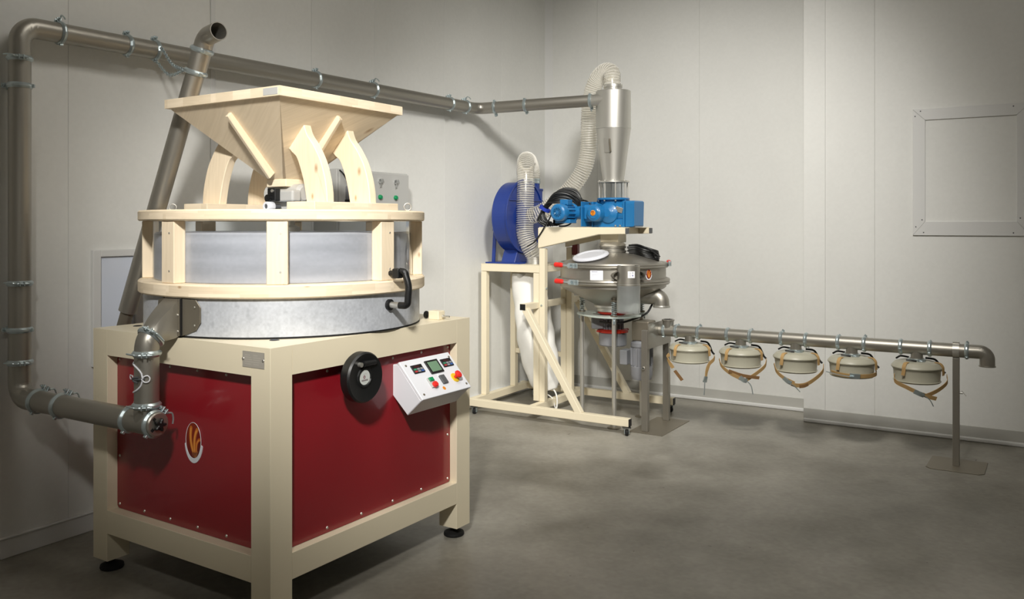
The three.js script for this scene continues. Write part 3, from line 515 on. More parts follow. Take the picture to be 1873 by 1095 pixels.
// ---------------------------------------------------------------- discharge chute and conveying pipe
const ZP = 4.965;
{
  const t = thing('discharge_chute', 'steel discharge chute with clamped inspection pipe dropping in front of the mill', 'chute');
  const R = PR + 0.001, zf = 4.845;
  // transition from the drum flange (rectangle) to the round clamp
  const c0 = V(0.998, 1.132, zf), c1 = V(1.006, 1.066, ZP - 0.022), d1 = V(0.0, -0.72, 0.69).normalize(), rows = [];
  for (let i = 0; i <= 12; i++) {
    const u = i / 12, row = [], f = u ** 1.25;
    const nz = V(0, 0, 1).lerp(d1, f).normalize(), ux = V(1, 0, 0), uy = nz.clone().cross(ux).normalize(), c = c0.clone().lerp(c1, u);
    for (let k = 0; k <= 32; k++) {
      const a = k / 32 * Math.PI * 2 + Math.PI / 4, ca = Math.cos(a), sa = Math.sin(a), m = Math.max(Math.abs(ca), Math.abs(sa));
      const rx = 0.05 * ca / m * (1 - f) + R * ca * f, ry = 0.071 * sa / m * (1 - f) + R * sa * f;
      row.push(c.clone().addScaledVector(ux, rx).addScaledVector(uy, ry));
    }
    rows.push(row);
  }
  const pos = [], idx = []; rows.forEach(r => r.forEach(q => pos.push(q.x, q.y, q.z)));
  for (let i = 0; i < 12; i++) for (let k = 0; k < 32; k++) { const a = i * 33 + k, b = a + 33; idx.push(a, a + 1, b, b, a + 1, b + 1); }
  const g = new THREE.BufferGeometry(); g.setAttribute('position', new THREE.Float32BufferAttribute(pos, 3)); g.setIndex(idx);
  part('transition', [toCreasedNormals(uvBox(g), 0.42)], M.steel, t);
  const fl = part('drum_flange', [extrude([[0.055, -0.078], [0.13, -0.05], [0.152, -0.02], [0.152, 0.04], [0.13, 0.068], [0.055, 0.075]].map(([x, y]) => [x, y]), 0.005, 0.001)], M.dullSteel, t);
  fl.position.set(0.995, 1.132, 4.849); fl.rotation.y = 0.165;
  const fl2 = part('drum_flange', [extrude([[-0.055, -0.078], [-0.10, -0.05], [-0.115, -0.01], [-0.10, 0.06], [-0.055, 0.075]], 0.005, 0.001)], M.dullSteel, t);
  fl2.position.set(0.995, 1.132, 4.849); fl2.rotation.y = -0.165;
  part('flange_strip', [span(1.047, 1.0535, 1.056, 1.204, zf - 0.02, zf + 0.014, { r: 0.001 })], M.dullSteel, t);
  part('flange_seal', [span(1.054, 1.057, 1.056, 1.204, zf - 0.02, zf + 0.008, { r: 0 })], M.dark, t);
  const bo = ball(0.005, 0, 0, 0, 1, 1, 0.5, 10);
  for (const [x, y, z] of [[1.12, 1.172, 4.836], [1.12, 1.10, 4.836], [1.05, 1.14, zf + 0.015], [1.05, 1.075, zf + 0.015], [0.905, 1.15, 4.841]]) share('rivet', bo, M.bright, t, [x, y, z]);
  part('elbow', [sweep(smooth([c1, c1.clone().addScaledVector(d1, 0.022), V(1.004, 1.022, ZP), V(1.003, 0.998, ZP)], 14), R - 0.001, 28)], M.steel, t);
  part('inspection_pipe', [cyl(V(1.003, 1.0, ZP), V(1.002, 0.79, ZP), PR, PR, 32)], M.steel, t);
  part('tee', [cyl(V(1.002, 0.795, ZP), V(1.0, 0.733, ZP), PR, PR, 32), cyl(V(0.888, 0.729, ZP), V(1.066, 0.729, ZP), PR + 0.0005, PR + 0.0005, 32)], M.steel, t);
  const cap = part('end_cap', [lathe([[0, 0.008], [PR - 0.004, 0.008], [PR + 0.001, 0.004], [PR + 0.001, 0], [0, 0]], 32, [1.066, 0.729, ZP], [0, 0, -Math.PI / 2])], M.steel, t);
  const star = []; for (let i = 0; i < 60; i++) { const a = i / 60 * Math.PI * 2, r = 0.019 + 0.007 * Math.cos(a * 5); star.push([Math.cos(a) * r, Math.sin(a) * r]); }
  const sg = extrude(star, 0.018, 0.003); sg.rotateY(Math.PI / 2); sg.translate(1.076, 0.729, ZP); part('star_knob', [sg, cyl(V(1.073, 0.729, ZP), V(1.08, 0.729, ZP), 0.012)], M.black, cap);
  part('slot', [box(0.002, 0.012, 0.012, 1.0745, 0.752, ZP + 0.018, { rot: [0.7, 0, 0], r: 0 })], M.dark, cap);
  part('slot', [box(0.002, 0.012, 0.012, 1.0745, 0.712, ZP + 0.026, { rot: [0.7, 0, 0], r: 0 })], M.dark, cap);
  clampAt(t, [1.0055, 1.060, ZP - 0.016], d1.toArray(), R, 0.9); clampAt(t, [1.003, 0.998, ZP], [0, 1, 0], PR, -0.75); clampAt(t, [1.002, 0.797, ZP], [0, 1, 0], PR, -0.75);
  clampAt(t, [0.9, 0.729, ZP], [1, 0, 0], PR, 2.5); clampAt(t, [1.05, 0.729, ZP], [1, 0, 0], PR, 2.4);
  // wire edged inspection door and its latch
  const on = (a, y, r) => [1.0025 + Math.cos(a) * (PR + r), y, ZP + Math.sin(a) * (PR + r)];
  for (const s of [-1, 1]) { const pts = []; for (let i = 0; i <= 16; i++) { const u = i / 16; pts.push(on(2.85 - u * 1.95, 0.906 + s * 0.058 * Math.sqrt(Math.max(0, 1 - u ** 2.4)), 0.002)); } part('door_edge', [sweep(pts, 0.0032, 8)], M.panelWhite, t); }
  const arc = (a0, a1, y0, y1, r) => { const o = []; for (let i = 0; i <= 10; i++) o.push(on(a0 + (a1 - a0) * i / 10, y0 + (y1 - y0) * i / 10, r)); return o; };
  const lat = part('latch', [sweep(arc(2.0, 0.75, 0.902, 0.907, 0.006), 0.0038, 8), sweep(arc(1.75, 1.2, 0.909, 0.914, 0.008), 0.004, 8), sweep(arc(1.7, 1.25, 0.898, 0.893, 0.008), 0.004, 8)], M.darkGrey, t);
  part('latch_wire', [sweep(smooth([on(1.9, 0.912, 0.006), on(2.35, 0.913, 0.006), [0.945, 0.912, ZP + 0.03], [0.928, 0.910, ZP + 0.02], [0.924, 0.905, ZP + 0.018], [0.928, 0.900, ZP + 0.02], [0.945, 0.898, ZP + 0.03], on(2.35, 0.899, 0.006), on(1.9, 0.900, 0.006)], 36), 0.0022, 8)], M.panelWhite, lat);
  part('latch_hook', [sweep(smooth([on(0.95, 0.905, 0.008), on(0.8, 0.916, 0.008), on(0.55, 0.919, 0.008), on(0.4, 0.908, 0.008), on(0.5, 0.896, 0.008), on(0.75, 0.895, 0.008), on(0.95, 0.905, 0.008)], 30), 0.0025, 8)], M.panelWhite, lat);
}
{
  const t = thing('conveying_pipe', 'long grey steel conveying pipe clamped along the left wall from mill to cyclone', 'pipe');
  const xv = 0.097, yl = 0.729, xu = 0.1, yu = 2.392, ye = 2.432, ze = 1.345, r = PR;
  const seg = (a, b) => part('pipe_section', [cyl(V(...a), V(...b), r, r, 32)], M.steel, t);
  const elb = (pts, R) => part('pipe_elbow', [sweep(bend(pts, R, 18), r, 32, { caps: false })], M.steel, t);
  seg([0.888, yl, ZP], [0.421, yl, ZP]); seg([0.421, yl, ZP], [0.24, yl, ZP]);
  elb([[0.24, yl, ZP], [xv, yl, ZP], [xv, 0.885, ZP]], 0.142);
  seg([xv, 0.885, ZP], [xv, 1.031, ZP]); seg([xv, 1.031, ZP], [xv, 1.238, ZP]); seg([xv, 1.238, ZP], [xv, 2.117, ZP]); seg([xv, 2.117, ZP], [xv, 2.236, ZP]);
  elb([[xv, 2.236, ZP], [xu - 0.001, 2.384, ZP], [xu, 2.386, 4.79]], 0.147);
  const yz = z => 2.386 + (ye - 2.386) * (4.79 - z) / (4.79 - ze);
  const zs = [4.79, 4.443, 3.14, 2.598, 1.718, 1.50]; for (let i = 0; i < zs.length - 1; i++) seg([xu, yz(zs[i]), zs[i]], [xu, yz(zs[i + 1]), zs[i + 1]]);
  const e1 = [1.02, 2.452, 1.14]; const dir = V(...e1).sub(V(xu, ye, ze)).normalize(), p1 = V(xu, ye, ze).addScaledVector(dir, 0.158);
  elb([[xu, yz(1.5), 1.5], [xu, ye, ze], p1.toArray()], 0.2);
  const p2 = V(...e1).lerp(V(xu, ye, ze), 0.56); seg(p1.toArray(), p2.toArray()); seg(p2.toArray(), e1);
  const rolls = { };
  clampAt(t, [0.421, yl, ZP], [1, 0, 0], r, 2.6); clampAt(t, [0.245, yl, ZP], [1, 0, 0], r, 2.6);
  clampAt(t, [xv, 0.887, ZP], [0, 1, 0], r, -0.35); clampAt(t, [xv, 1.031, ZP], [0, 1, 0], r, -2.6, false); clampAt(t, [xv, 1.238, ZP], [0, 1, 0], r, -0.35);
  clampAt(t, [xv, 2.117, ZP], [0, 1, 0], r, -2.4, false); clampAt(t, [xv, 2.238, ZP], [0, 1, 0], r, -0.4);
  for (const [z, ro, lv] of [[4.785, -1.9, true], [4.443, -1.75, false], [4.286, -1.75, false], [3.14, -1.8, false], [2.598, -1.85, true], [1.718, -1.8, false], [1.505, -1.85, true]]) clampAt(t, [xu, yz(z), z], [0, 0, 1], r, -ro - 0.1, lv);
  clampAt(t, p1.toArray(), dir.toArray(), r, 0.6, false); clampAt(t, p2.toArray(), dir.toArray(), r, 0.8, false); clampAt(t, e1, dir.toArray(), r, 0.8, true);
  for (const z of [4.443, 3.14, 1.718]) part('wall_bracket', [bar(V(0.001, yz(z), z), V(xu - r - 0.004, yz(z), z), 0.02, 0.02, { r: 0.002 })], M.zinc, t);
  part('wall_bracket', [bar(V(0.001, 1.031, ZP), V(xv - r - 0.004, 1.031, ZP), 0.02, 0.02, { r: 0.002 })], M.zinc, t);
  part('wall_bracket', [bar(V(0.001, 2.117, ZP), V(xv - r - 0.004, 2.117, ZP), 0.02, 0.02, { r: 0.002 })], M.zinc, t);
}
{ // loose suction pipe leaning behind the hopper
  const t = thing('suction_pipe', 'loose steel suction pipe leaning behind the wooden hopper with open bent mouth', 'pipe');
  const a = V(0.155, 1.075, 4.476), b = V(0.587, 2.214, 4.415), d = b.clone().sub(a).normalize(), r = 0.043;
  const top = b.clone().addScaledVector(d, 0.108), cor = b.clone().addScaledVector(d, 0.172), m = V(0.97, 0.10, 0.16).normalize(), mouth = cor.clone().addScaledVector(m, 0.115);
  part('pipe_tube', pipeWall([a, b.clone().addScaledVector(d, 0.0)], r), M.steel, t);
  part('coupling', pipeWall([b, top], r + 0.003), M.steel, t);
  part('mouth_elbow', pipeWall(bend([top.clone().addScaledVector(d, -0.004), cor, mouth], 0.085, 16), r, 0.004, 28), M.steel, t);
  part('nozzle', pipeWall([a.clone().addScaledVector(d, 0.02), a.clone().addScaledVector(d, -0.19)], r * 0.72), M.dullSteel, t);
  part('nozzle_collar', [lathe([[r * 0.72, 0], [r - 0.002, 0], [r - 0.002, 0.004], [r * 0.72, 0.004], [r * 0.72, 0]], 28)].map(g => along(g, a.clone().addScaledVector(d, 0.0), a.clone().addScaledVector(d, 0.004))), M.dullSteel, t);
  clampAt(t, b.clone().addScaledVector(d, 0.0).toArray(), d.toArray(), r + 0.003, 2.9); clampAt(t, top.toArray(), d.toArray(), r + 0.003, 2.7, false);
  // chain to the wall pipe
  const c = thing('hanging_chain', 'thin zinc chain tying the leaning suction pipe to the wall pipe', 'chain');
  const link = new THREE.TorusGeometry(0.0085, 0.0022, 6, 14).toNonIndexed(); link.scale(1.55, 1, 1);
  const run = (p, q, sag, n) => { const P = smooth([p, p.clone().lerp(q, 0.5).add(V(0, -sag, 0)), q], n), F = frames(P); for (let i = 0; i < n; i++) { const mid = P[i].clone().lerp(P[i + 1], 0.5), mt = new THREE.Matrix4().makeBasis(F[i].t, i % 2 ? F[i].n : F[i].b, i % 2 ? F[i].b : F[i].n.clone().negate()).setPosition(mid); part('chain_link', [link.clone().applyMatrix4(mt)], M.zinc, c); } };
  const tie = b.clone().add(V(-0.045, 0.012, 0.03));
  run(V(0.155, 2.40, 4.286), tie, 0.03, 24); run(V(0.11, 2.343, 4.29), tie, 0.05, 22);
  part('chain_hook', [torus(0.052, 0.0025, [0.1, 2.393, 4.289], [0, 0, 0], 30, 6)], M.zinc, c);
}
{ // control cabinet on the left wall
  const t = thing('wall_cabinet', 'light grey electrical cabinet with green lamps on the left wall behind the mill', 'cabinet');
  part('cabinet_case', [span(0.001, 0.2, 1.18, 1.852, 2.352, 3.06, { r: 0.006, seg: 2 })], M.grey, t);
  part('cabinet_door', [span(0.2, 0.216, 1.19, 1.842, 2.36, 3.05, { r: 0.004 })], M.grey, t);
  for (const z of [2.668, 2.507]) {
    part('switch_knob', [cyl(V(0.215, 1.787, z), V(0.224, 1.787, z), 0.017, 0.017, 20), box(0.02, 0.012, 0.034, 0.232, 1.789, z, { r: 0.003, rot: [0.8, 0, 0] }), box(0.004, 0.03, 0.01, 0.228, 1.765, z, { r: 0.001 })], M.chrome, t);
    part('green_lamp', [lathe([[0, 0.02], [0.011, 0.018], [0.0155, 0.011], [0.0165, 0], [0, 0]], 20, [0.216, 1.682, z], [0, 0, -Math.PI / 2])], M.green, t);
  }
  part('socket_box', [span(0.215, 0.28, 1.655, 1.745, 2.86, 3.0, { r: 0.006 })], M.midGrey, t);
  part('socket_base', [span(0.215, 0.29, 1.645, 1.657, 2.85, 3.005, { r: 0.003 })], M.black, t);
  part('plug', [lathe([[0, 0.03], [0.02, 0.028], [0.026, 0.016], [0.026, 0], [0, 0]], 22, [0.216, 1.775, 2.965], [0, 0, -Math.PI / 2], 0.9)], M.black, t);
  part('plug_cable', [sweep(smooth([[0.225, 1.842, 3.062], [0.235, 1.82, 3.04], [0.24, 1.775, 3.0], [0.238, 1.757, 2.975]], 16), 0.0045, 8)], M.black, t);
  part('warning_sticker', [span(0.2155, 0.2175, 1.445, 1.485, 2.75, 2.79, { r: 0.0005 })], M.yellow, t);
  part('top_gland', [cyl(V(0.1, 1.85, 2.69), V(0.1, 1.864, 2.69), 0.03, 0.03, 18)], M.black, t);
}

// ---------------------------------------------------------------- the wheeled cart in the corner
const CX = 1.17, CZ = 1.05;
{
  const t = thing('machine_cart', 'cream welded steel cart on castors carrying the blue fan and the cyclone', 'cart');
  const s = 0.05, zn = 1.21, zf = 0.76, e = { r: 0.004 };
  const post = (x, z, y0, y1) => part('post', [span(x, x + s, y0, y1, z, z + s, e)], M.cream, t);
  const xl = 0.085, xm = 0.578, xt = 0.631, by0 = 0.06, by1 = 0.117, top = 1.473;
  part('floor_beam', [span(0.06, 1.478, by0, by1, 1.41, 1.462, e)], M.cream, t); part('floor_beam', [span(0.06, 1.478, by0, by1, 0.548, 0.6, e)], M.cream, t);
  for (const x of [xl, xt]) part('cross_beam', [span(x, x + s, by0, by1, 0.601, 1.409, e)], M.cream, t);
  for (const z of [zn, zf]) { post(xl, z, by1, 1.118); post(xm, z, by1, 1.118); post(xt, z, by1, 1.312); }
  for (const z of [zn, zf]) part('shelf_beam', [span(xl, xt - 0.001, 1.12, 1.177, z, z + s, e)], M.cream, t);
  for (const x of [xl, xm]) part('shelf_beam', [span(x, x + s, 1.12, 1.177, zf + s, zn, e)], M.cream, t);
  part('shelf_plate', [extrude([[xl, -zn - s], [xt, -zn - s], [xt, -zf], [xl, -zf]], 0.005, 0.001).rotateX(-Math.PI / 2).translate(0, 1.177, 0)], M.cream, t);
  // cantilever arms, tapering to the tip
  for (const z of [zn, zf]) {
    const g = extrude([[xt - 0.01, 1.314], [xt - 0.01, top], [1.362, top], [1.362, 1.428], [1.14, 1.424]], s, 0.003); g.translate(0, 0, z); part('arm', [uvBox(g)], M.cream, t);
    part('end_cap', [span(1.362, 1.374, 1.43, top - 0.001, z + 0.002, z + s - 0.002, { r: 0.002 })], M.darkGrey, t);
  }
  part('arm_plate', [span(xt, 1.345, top, top + 0.006, zf + 0.002, zn + s - 0.002, { r: 0.001 })], M.cream, t);
  part('arm_tie', [span(xt + 0.001, xt + s, 1.40, top - 0.001, zf + s, zn, e)], M.cream, t);
  part('outlet_box', [span(CX - 0.075, CX + 0.075, 1.362, 1.43, CZ - 0.075, CZ + 0.075, { r: 0.003 }), span(CX - 0.11, CX + 0.11, 1.43, top, zf + s + 0.002, zn - 0.002, { r: 0.002 })], M.cream, t);
  // side struts with their black capped stubs
  for (const [z, z0, z1] of [[1.436, zn, 1.462], [0.574, 0.548, zf + s]]) {
    part('stub', [span(0.578, 0.63, 0.843, 0.893, z0, z1, e)], M.cream, t);
    part('end_cap', [z > 1 ? span(0.58, 0.628, 0.845, 0.891, z1, z1 + 0.004, { r: 0.001 }) : span(0.58, 0.628, 0.845, 0.891, z0 - 0.004, z0, { r: 0.001 })], M.black, t);
    part('brace', [bar(V(0.618, 0.85, z), V(1.082, 0.105, z), 0.05, 0.05, { r: 0.004 })], M.cream, t);
    part('end_cap', [span(1.478, 1.483, by0 + 0.003, by1 - 0.003, z - 0.022, z + 0.022, { r: 0.001 })], M.black, t);
  }
  part('mid_rail', [span(0.58, 0.628, 0.843, 0.893, zf + s + 0.001, zn - 0.001, e)], M.cream, t);
  part('mid_rail', [span(xl + s, xm, 0.40, 0.44, zf + 0.005, zf + 0.045, e)], M.cream, t);
  // castors
  for (const [x, z, a] of [[1.462, 1.455, 0.5], [0.15, 1.44, 0.2], [1.44, 0.574, 1.1], [0.20, 0.59, 0.6]]) {
    const c = new THREE.Group(); c.name = numbered('castor'); c.position.set(x, 0, z); c.rotation.y = a; t.add(c);
    part('castor_plate', [box(0.06, 0.004, 0.06, 0, 0.0575, 0, { r: 0.001 })], M.black, c);
    part('castor_fork', [box(0.004, 0.044, 0.034, -0.016, 0.036, 0.006, { r: 0.001 }), box(0.004, 0.044, 0.034, 0.016, 0.036, 0.006, { r: 0.001 }), box(0.036, 0.006, 0.03, 0, 0.054, 0, { r: 0.001 })], M.zinc, c);
    part('castor_wheel', [lathe([[0.006, -0.011], [0.021, -0.011], [0.0235, -0.006], [0.0235, 0.006], [0.021, 0.011], [0.006, 0.011]], 24, [0, 0.0235, 0.012], [0, 0, Math.PI / 2])], M.rubber, c);
  }
  part('switch_box', [box(0.05, 0.09, 0.045, 0.708, 1.292, 0.785, { r: 0.006, seg: 2 })], M.darkRed, t);
  part('bolt', [cyl(V(xt + s, 1.0, zn + 0.025), V(xt + s + 0.008, 1.0, zn + 0.025), 0.008, 0.008, 6), cyl(V(0.655, 0.868, zn + s), V(0.655, 0.868, zn + s + 0.008), 0.008, 0.008, 6)], M.zinc, t);
}
{ // blue radial fan on the shelf
  const t = thing('radial_fan', 'dark blue radial fan with spiral casing on the cart shelf', 'fan', [0.30, 1.182, 1.02]);
  const yc = 0.385, sp = (a, s) => { const r = 0.235 + 0.095 * (a / (Math.PI * 2)); return [r * s, a]; };
  // spiral outline in (z, y): starts at the outlet on the far side and grows round
  const outline = [], n = 64; for (let i = 0; i <= n; i++) { const u = i / n, a = u * Math.PI * 1.82 + 0.05, r = 0.30 - 0.055 * u; outline.push([Math.cos(a + Math.PI) * -1 * -r, Math.sin(a + Math.PI) * -1 * -r]); }
  const pts = outline.map(([z, y]) => [-z, yc - y]);
  // shape plane: first coordinate runs towards the far wall
  const casing = new THREE.Shape(); casing.moveTo(0.30, 0.62); casing.lineTo(0.30, yc);
  for (let i = 1; i <= 60; i++) { const u = i / 60, a = -u * Math.PI * 1.62, r = 0.30 - 0.02 * u; casing.lineTo(Math.cos(a) * r, yc + Math.sin(a) * r); }
  casing.lineTo(0.165, yc + 0.265); casing.lineTo(0.165, 0.62); casing.closePath();
  const mk = (d, bv) => { const g = extrude(casing, d, bv); g.rotateY(Math.PI / 2); return g; };        // shape x -> -z, depth -> +x
  part('casing', [mk(0.15, 0.012).translate(-0.09, 0, 0)], M.blueFan, t);
  part('casing_rim', [(() => { const c = new THREE.Shape(); for (let i = 0; i <= 72; i++) { const a = i / 72 * Math.PI * 2; c[i ? 'lineTo' : 'moveTo'](Math.cos(a) * 0.306, yc + Math.sin(a) * 0.306); } const h = new THREE.Path(); for (let i = 0; i <= 72; i++) { const a = -i / 72 * Math.PI * 2; h[i ? 'lineTo' : 'moveTo'](Math.cos(a) * 0.285, yc + Math.sin(a) * 0.285); } c.holes.push(h); const g = extrude(c, 0.012, 0.002); g.rotateY(Math.PI / 2); return g.translate(0.058, 0, 0); })()], M.blueFan, t);
  part('rib', [bar(V(0.064, yc + 0.13, 0.27), V(0.064, yc + 0.13, -0.29), 0.012, 0.012), bar(V(0.064, yc - 0.275, 0.06), V(0.064, yc + 0.13, 0.06), 0.012, 0.03)], M.blueFan, t);
  part('inlet_ring', [lathe([[0.067, 0], [0.125, 0], [0.125, 0.014], [0.078, 0.03], [0.074, 0.06], [0.067, 0.06], [0.067, 0]], 36, [0.06, yc, 0.02], [0, 0, -Math.PI / 2])], M.blueFan, t);
  part('outlet_neck', [lathe([[0.062, 0], [0.068, 0], [0.068, 0.05], [0.062, 0.05], [0.062, 0]], 32, [-0.012, 0.615, -0.232]), span(-0.088, 0.06, 0.60, 0.622, -0.305, -0.16, { r: 0.004 })], M.blueFan, t);
  part('hose_clip', [lathe([[0.069, 0], [0.074, 0], [0.074, 0.022], [0.069, 0.022], [0.069, 0]], 32, [-0.012, 0.665, -0.232]), lathe([[0.069, 0], [0.074, 0], [0.074, 0.012], [0.069, 0.012], [0.069, 0]], 32, [-0.012, 0.693, -0.232])], M.zinc, t);
  part('pedestal', [extrude([[-0.15, 0.006], [0.15, 0.006], [0.10, 0.11], [-0.10, 0.11]].map(p => p), 0.13, 0.004).rotateY(Math.PI / 2).translate(-0.08, 0, 0)], M.blueFan, t);
  part('base_plate', [span(-0.20, 0.13, 0, 0.012, -0.2, 0.2, { r: 0.003 })], M.blueFan, t);
  part('motor_bracket', [bar(V(-0.165, 0.01, 0.13), V(-0.155, yc - 0.09, 0.12), 0.03, 0.012, { r: 0.002 }), bar(V(-0.165, 0.01, -0.13), V(-0.155, yc - 0.09, -0.12), 0.03, 0.012, { r: 0.002 }), span(-0.17, -0.145, yc - 0.12, yc + 0.02, -0.14, 0.14, { r: 0.003 })], M.blueFan, t);
  part('motor', [lathe([[0, 0.16], [0.05, 0.158], [0.085, 0.13], [0.092, 0.10], [0.092, 0], [0, 0]], 36, [-0.08, yc, 0.0], [0, 0, Math.PI / 2])], M.blueFan, t);
}
// ---------------------------------------------------------------- clear spiral hoses
function hose(name, label, P, r, pitch, n) {
  const t = thing(name, label, 'hose');
  part('hose_wall', [sweep(P, (u, i) => r * (i % 2 ? 1 : 0.985), 24, { caps: false })], M.hose, t);
  const C = new THREE.CatmullRomCurve3(P), L = C.getLength(), turns = Math.round(L / pitch), N = turns * 14, Q = C.getSpacedPoints(N), F = frames(Q);
  part('spiral_wire', [sweep(Q.map((p, i) => { const a = i / 14 * Math.PI * 2; return p.clone().addScaledVector(F[i].n, Math.cos(a) * (r + 0.0015)).addScaledVector(F[i].b, Math.sin(a) * (r + 0.0015)); }), 0.0021, 5)], M.wire, t);
  return t;
}
hose('spiral_hose', 'clear spiral hose arching over the cyclone down towards the blue fan', smooth([[CX - 0.012, 2.545, CZ], [CX - 0.014, 2.60, CZ - 0.004], [1.14, 2.672, 1.02], [1.075, 2.695, 0.99], [0.99, 2.655, 0.95], [0.93, 2.56, 0.93], [0.905, 2.43, 0.925], [0.90, 2.25, 0.93], [0.895, 2.08, 0.935], [0.855, 1.93, 0.945], [0.755, 1.79, 0.965], [0.63, 1.68, 0.995], [0.50, 1.59, 1.03], [0.425, 1.567, 1.04]], 130), 0.064, 0.019);
hose('spiral_hose', 'clear spiral hose looping from the blue fan outlet down to the white dust bag', smooth([[0.288, 1.885, 0.788], [0.288, 1.93, 0.788], [0.292, 1.985, 0.815], [0.32, 2.028, 0.90], [0.37, 2.02, 1.02], [0.405, 1.94, 1.09], [0.425, 1.82, 1.115], [0.425, 1.68, 1.125], [0.425, 1.54, 1.13], [0.43, 1.43, 1.135], [0.455, 1.34, 1.125], [0.485, 1.275, 1.105], [0.50, 1.235, 1.09]], 110), 0.069, 0.018);
solo('hose_collar', [lathe([[0.066, 1.184], [0.085, 1.184], [0.085, 1.189], [0.073, 1.19], [0.073, 1.222], [0.077, 1.224], [0.077, 1.236], [0.07, 1.238], [0.066, 1.238], [0.066, 1.184]], 32, [0.50, 0, 1.09])], M.bright, 'steel hose collar on the cart shelf below the looping clear hose', 'collar');
{ // white dust bag under the shelf
  const t = thing('dust_bag', 'long white filter bag hanging under the cart shelf', 'bag');
  part('bag_ring', [lathe([[0.128, -0.02], [0.134, -0.02], [0.134, 0.018], [0.128, 0.018], [0.128, -0.02]], 40, [0.40, 1.085, 1.035]), lathe([[0.06, 0.03], [0.134, 0.016], [0.134, 0.012], [0.06, 0.026], [0.06, 0.03]], 40, [0.40, 1.088, 1.035])], M.bright, t);
  const path = smooth([[0.40, 1.095, 1.035], [0.408, 1.02, 1.04], [0.44, 0.82, 1.045], [0.48, 0.60, 1.05], [0.525, 0.40, 1.05], [0.565, 0.26, 1.05], [0.60, 0.165, 1.05]], 60);
  const g = sweep(path, u => { const f = [0.134, 0.137, 0.141, 0.146, 0.150, 0.150, 0.142, 0.118, 0.075], k = Math.min(u * (f.length - 1), f.length - 1.001), i = Math.floor(k); return f[i] + (f[i + 1] - f[i]) * (k - i); }, 48);
  { const p = g.attributes.position; for (let i = 0; i < p.count; i++) { const x = p.getX(i), y = p.getY(i), z = p.getZ(i), c = path[Math.round(THREE.MathUtils.clamp((1.095 - y) / 0.93, 0, 1) * 60)], a = Math.atan2(z - c.z, x - c.x), w = 0.005 * Math.sin(a * 5 + y * 9) * Math.sin(y * 6 + 1) + 0.004 * Math.sin(y * 34 + a * 3) * (y < 0.9 ? 1 : 0.3); p.setXYZ(i, x + Math.cos(a) * w, y, z + Math.sin(a) * w); } g.computeVertexNormals(); }
  const gs = toCreasedNormals(g, 1.2);
  part('bag_cloth', [gs], M.bag, t);
  part('bag_cord', [sweep(smooth([[0.60, 0.185, 1.06], [0.66, 0.175, 1.07], [0.69, 0.13, 1.08], [0.695, 0.06, 1.085], [0.69, 0.006, 1.10]], 24), 0.006, 8), sweep(smooth([[0.56, 0.17, 1.10], [0.62, 0.150, 1.12], [0.665, 0.12, 1.11], [0.685, 0.05, 1.10], [0.70, 0.006, 1.09]], 24), 0.005, 8)], M.bag, t);
}
// ---------------------------------------------------------------- cyclone and rotary valve
{
  const t = thing('cyclone', 'stainless steel cyclone separator standing on the blue rotary valve', 'cyclone', [CX, 0, CZ]);
  part('cyclone_cylinder', [lathe([[0.02, 2.524], [0.13, 2.524], [0.1345, 2.52], [0.1345, 2.236]], 56)], M.bright, t);
  part('weld_seam', [lathe([[0.134, 2.231], [0.1365, 2.233], [0.1365, 2.239], [0.134, 2.241]], 56)], M.bright, t);
  part('cyclone_cone', [lathe([[0.1345, 2.236], [0.082, 1.842], [0.082, 1.832]], 56)], M.bright, t);
  part('outlet_collar', [lathe([[0.058, 2.52], [0.064, 2.52], [0.064, 2.548], [0.067, 2.55], [0.067, 2.558], [0.06, 2.56]], 36), lathe([[0.066, 2.556], [0.070, 2.556], [0.070, 2.572], [0.066, 2.572]], 36)], M.bright, t);
  part('inlet_stub', [cyl(V(-0.16, 2.452 - 0, 0.0895), V(0.0, 2.456, 0.085), 0.045, 0.046, 28)], M.bright, t);
  const pt = part('type_plate', [box(0.05, 0.11, 0.003, 0, 0, 0, { r: 0.001 })], M.bright, t); pt.position.set(0.004, 2.10, 0.1215); pt.rotation.set(0.14, 0.06, 0);
  part('cyclone_handle', [bar(V(0.028, 0.045, 0.012), V(0.03, -0.045, 0.012), 0.012, 0.012), bar(V(0.028, 0.045, 0), V(0.028, 0.045, 0.016), 0.01, 0.01), bar(V(0.03, -0.045, 0), V(0.03, -0.045, 0.016), 0.01, 0.01)], M.dullSteel, pt).name = numbered('plate_handle');  // steel grip handle on the type plate
  part('top_flange', [lathe([[0.075, 1.821], [0.122, 1.821], [0.122, 1.832], [0.075, 1.832], [0.075, 1.821]], 48)], M.bright, t);
  part('sight_glass', [lathe([[0.078, 1.703], [0.08, 1.703], [0.08, 1.822], [0.078, 1.822]], 40)], M.plexi, t);
  for (let k = 0; k < 8; k++) { const a = k * Math.PI / 4 + 0.2; part('tie_rod', [cyl(V(Math.cos(a) * 0.108, 1.703, Math.sin(a) * 0.108), V(Math.cos(a) * 0.108, 1.834, Math.sin(a) * 0.108), 0.0055, 0.0055, 10), cyl(V(Math.cos(a) * 0.108, 1.832, Math.sin(a) * 0.108), V(Math.cos(a) * 0.108, 1.838, Math.sin(a) * 0.108), 0.009, 0.009, 6)], M.bright, t); }
}
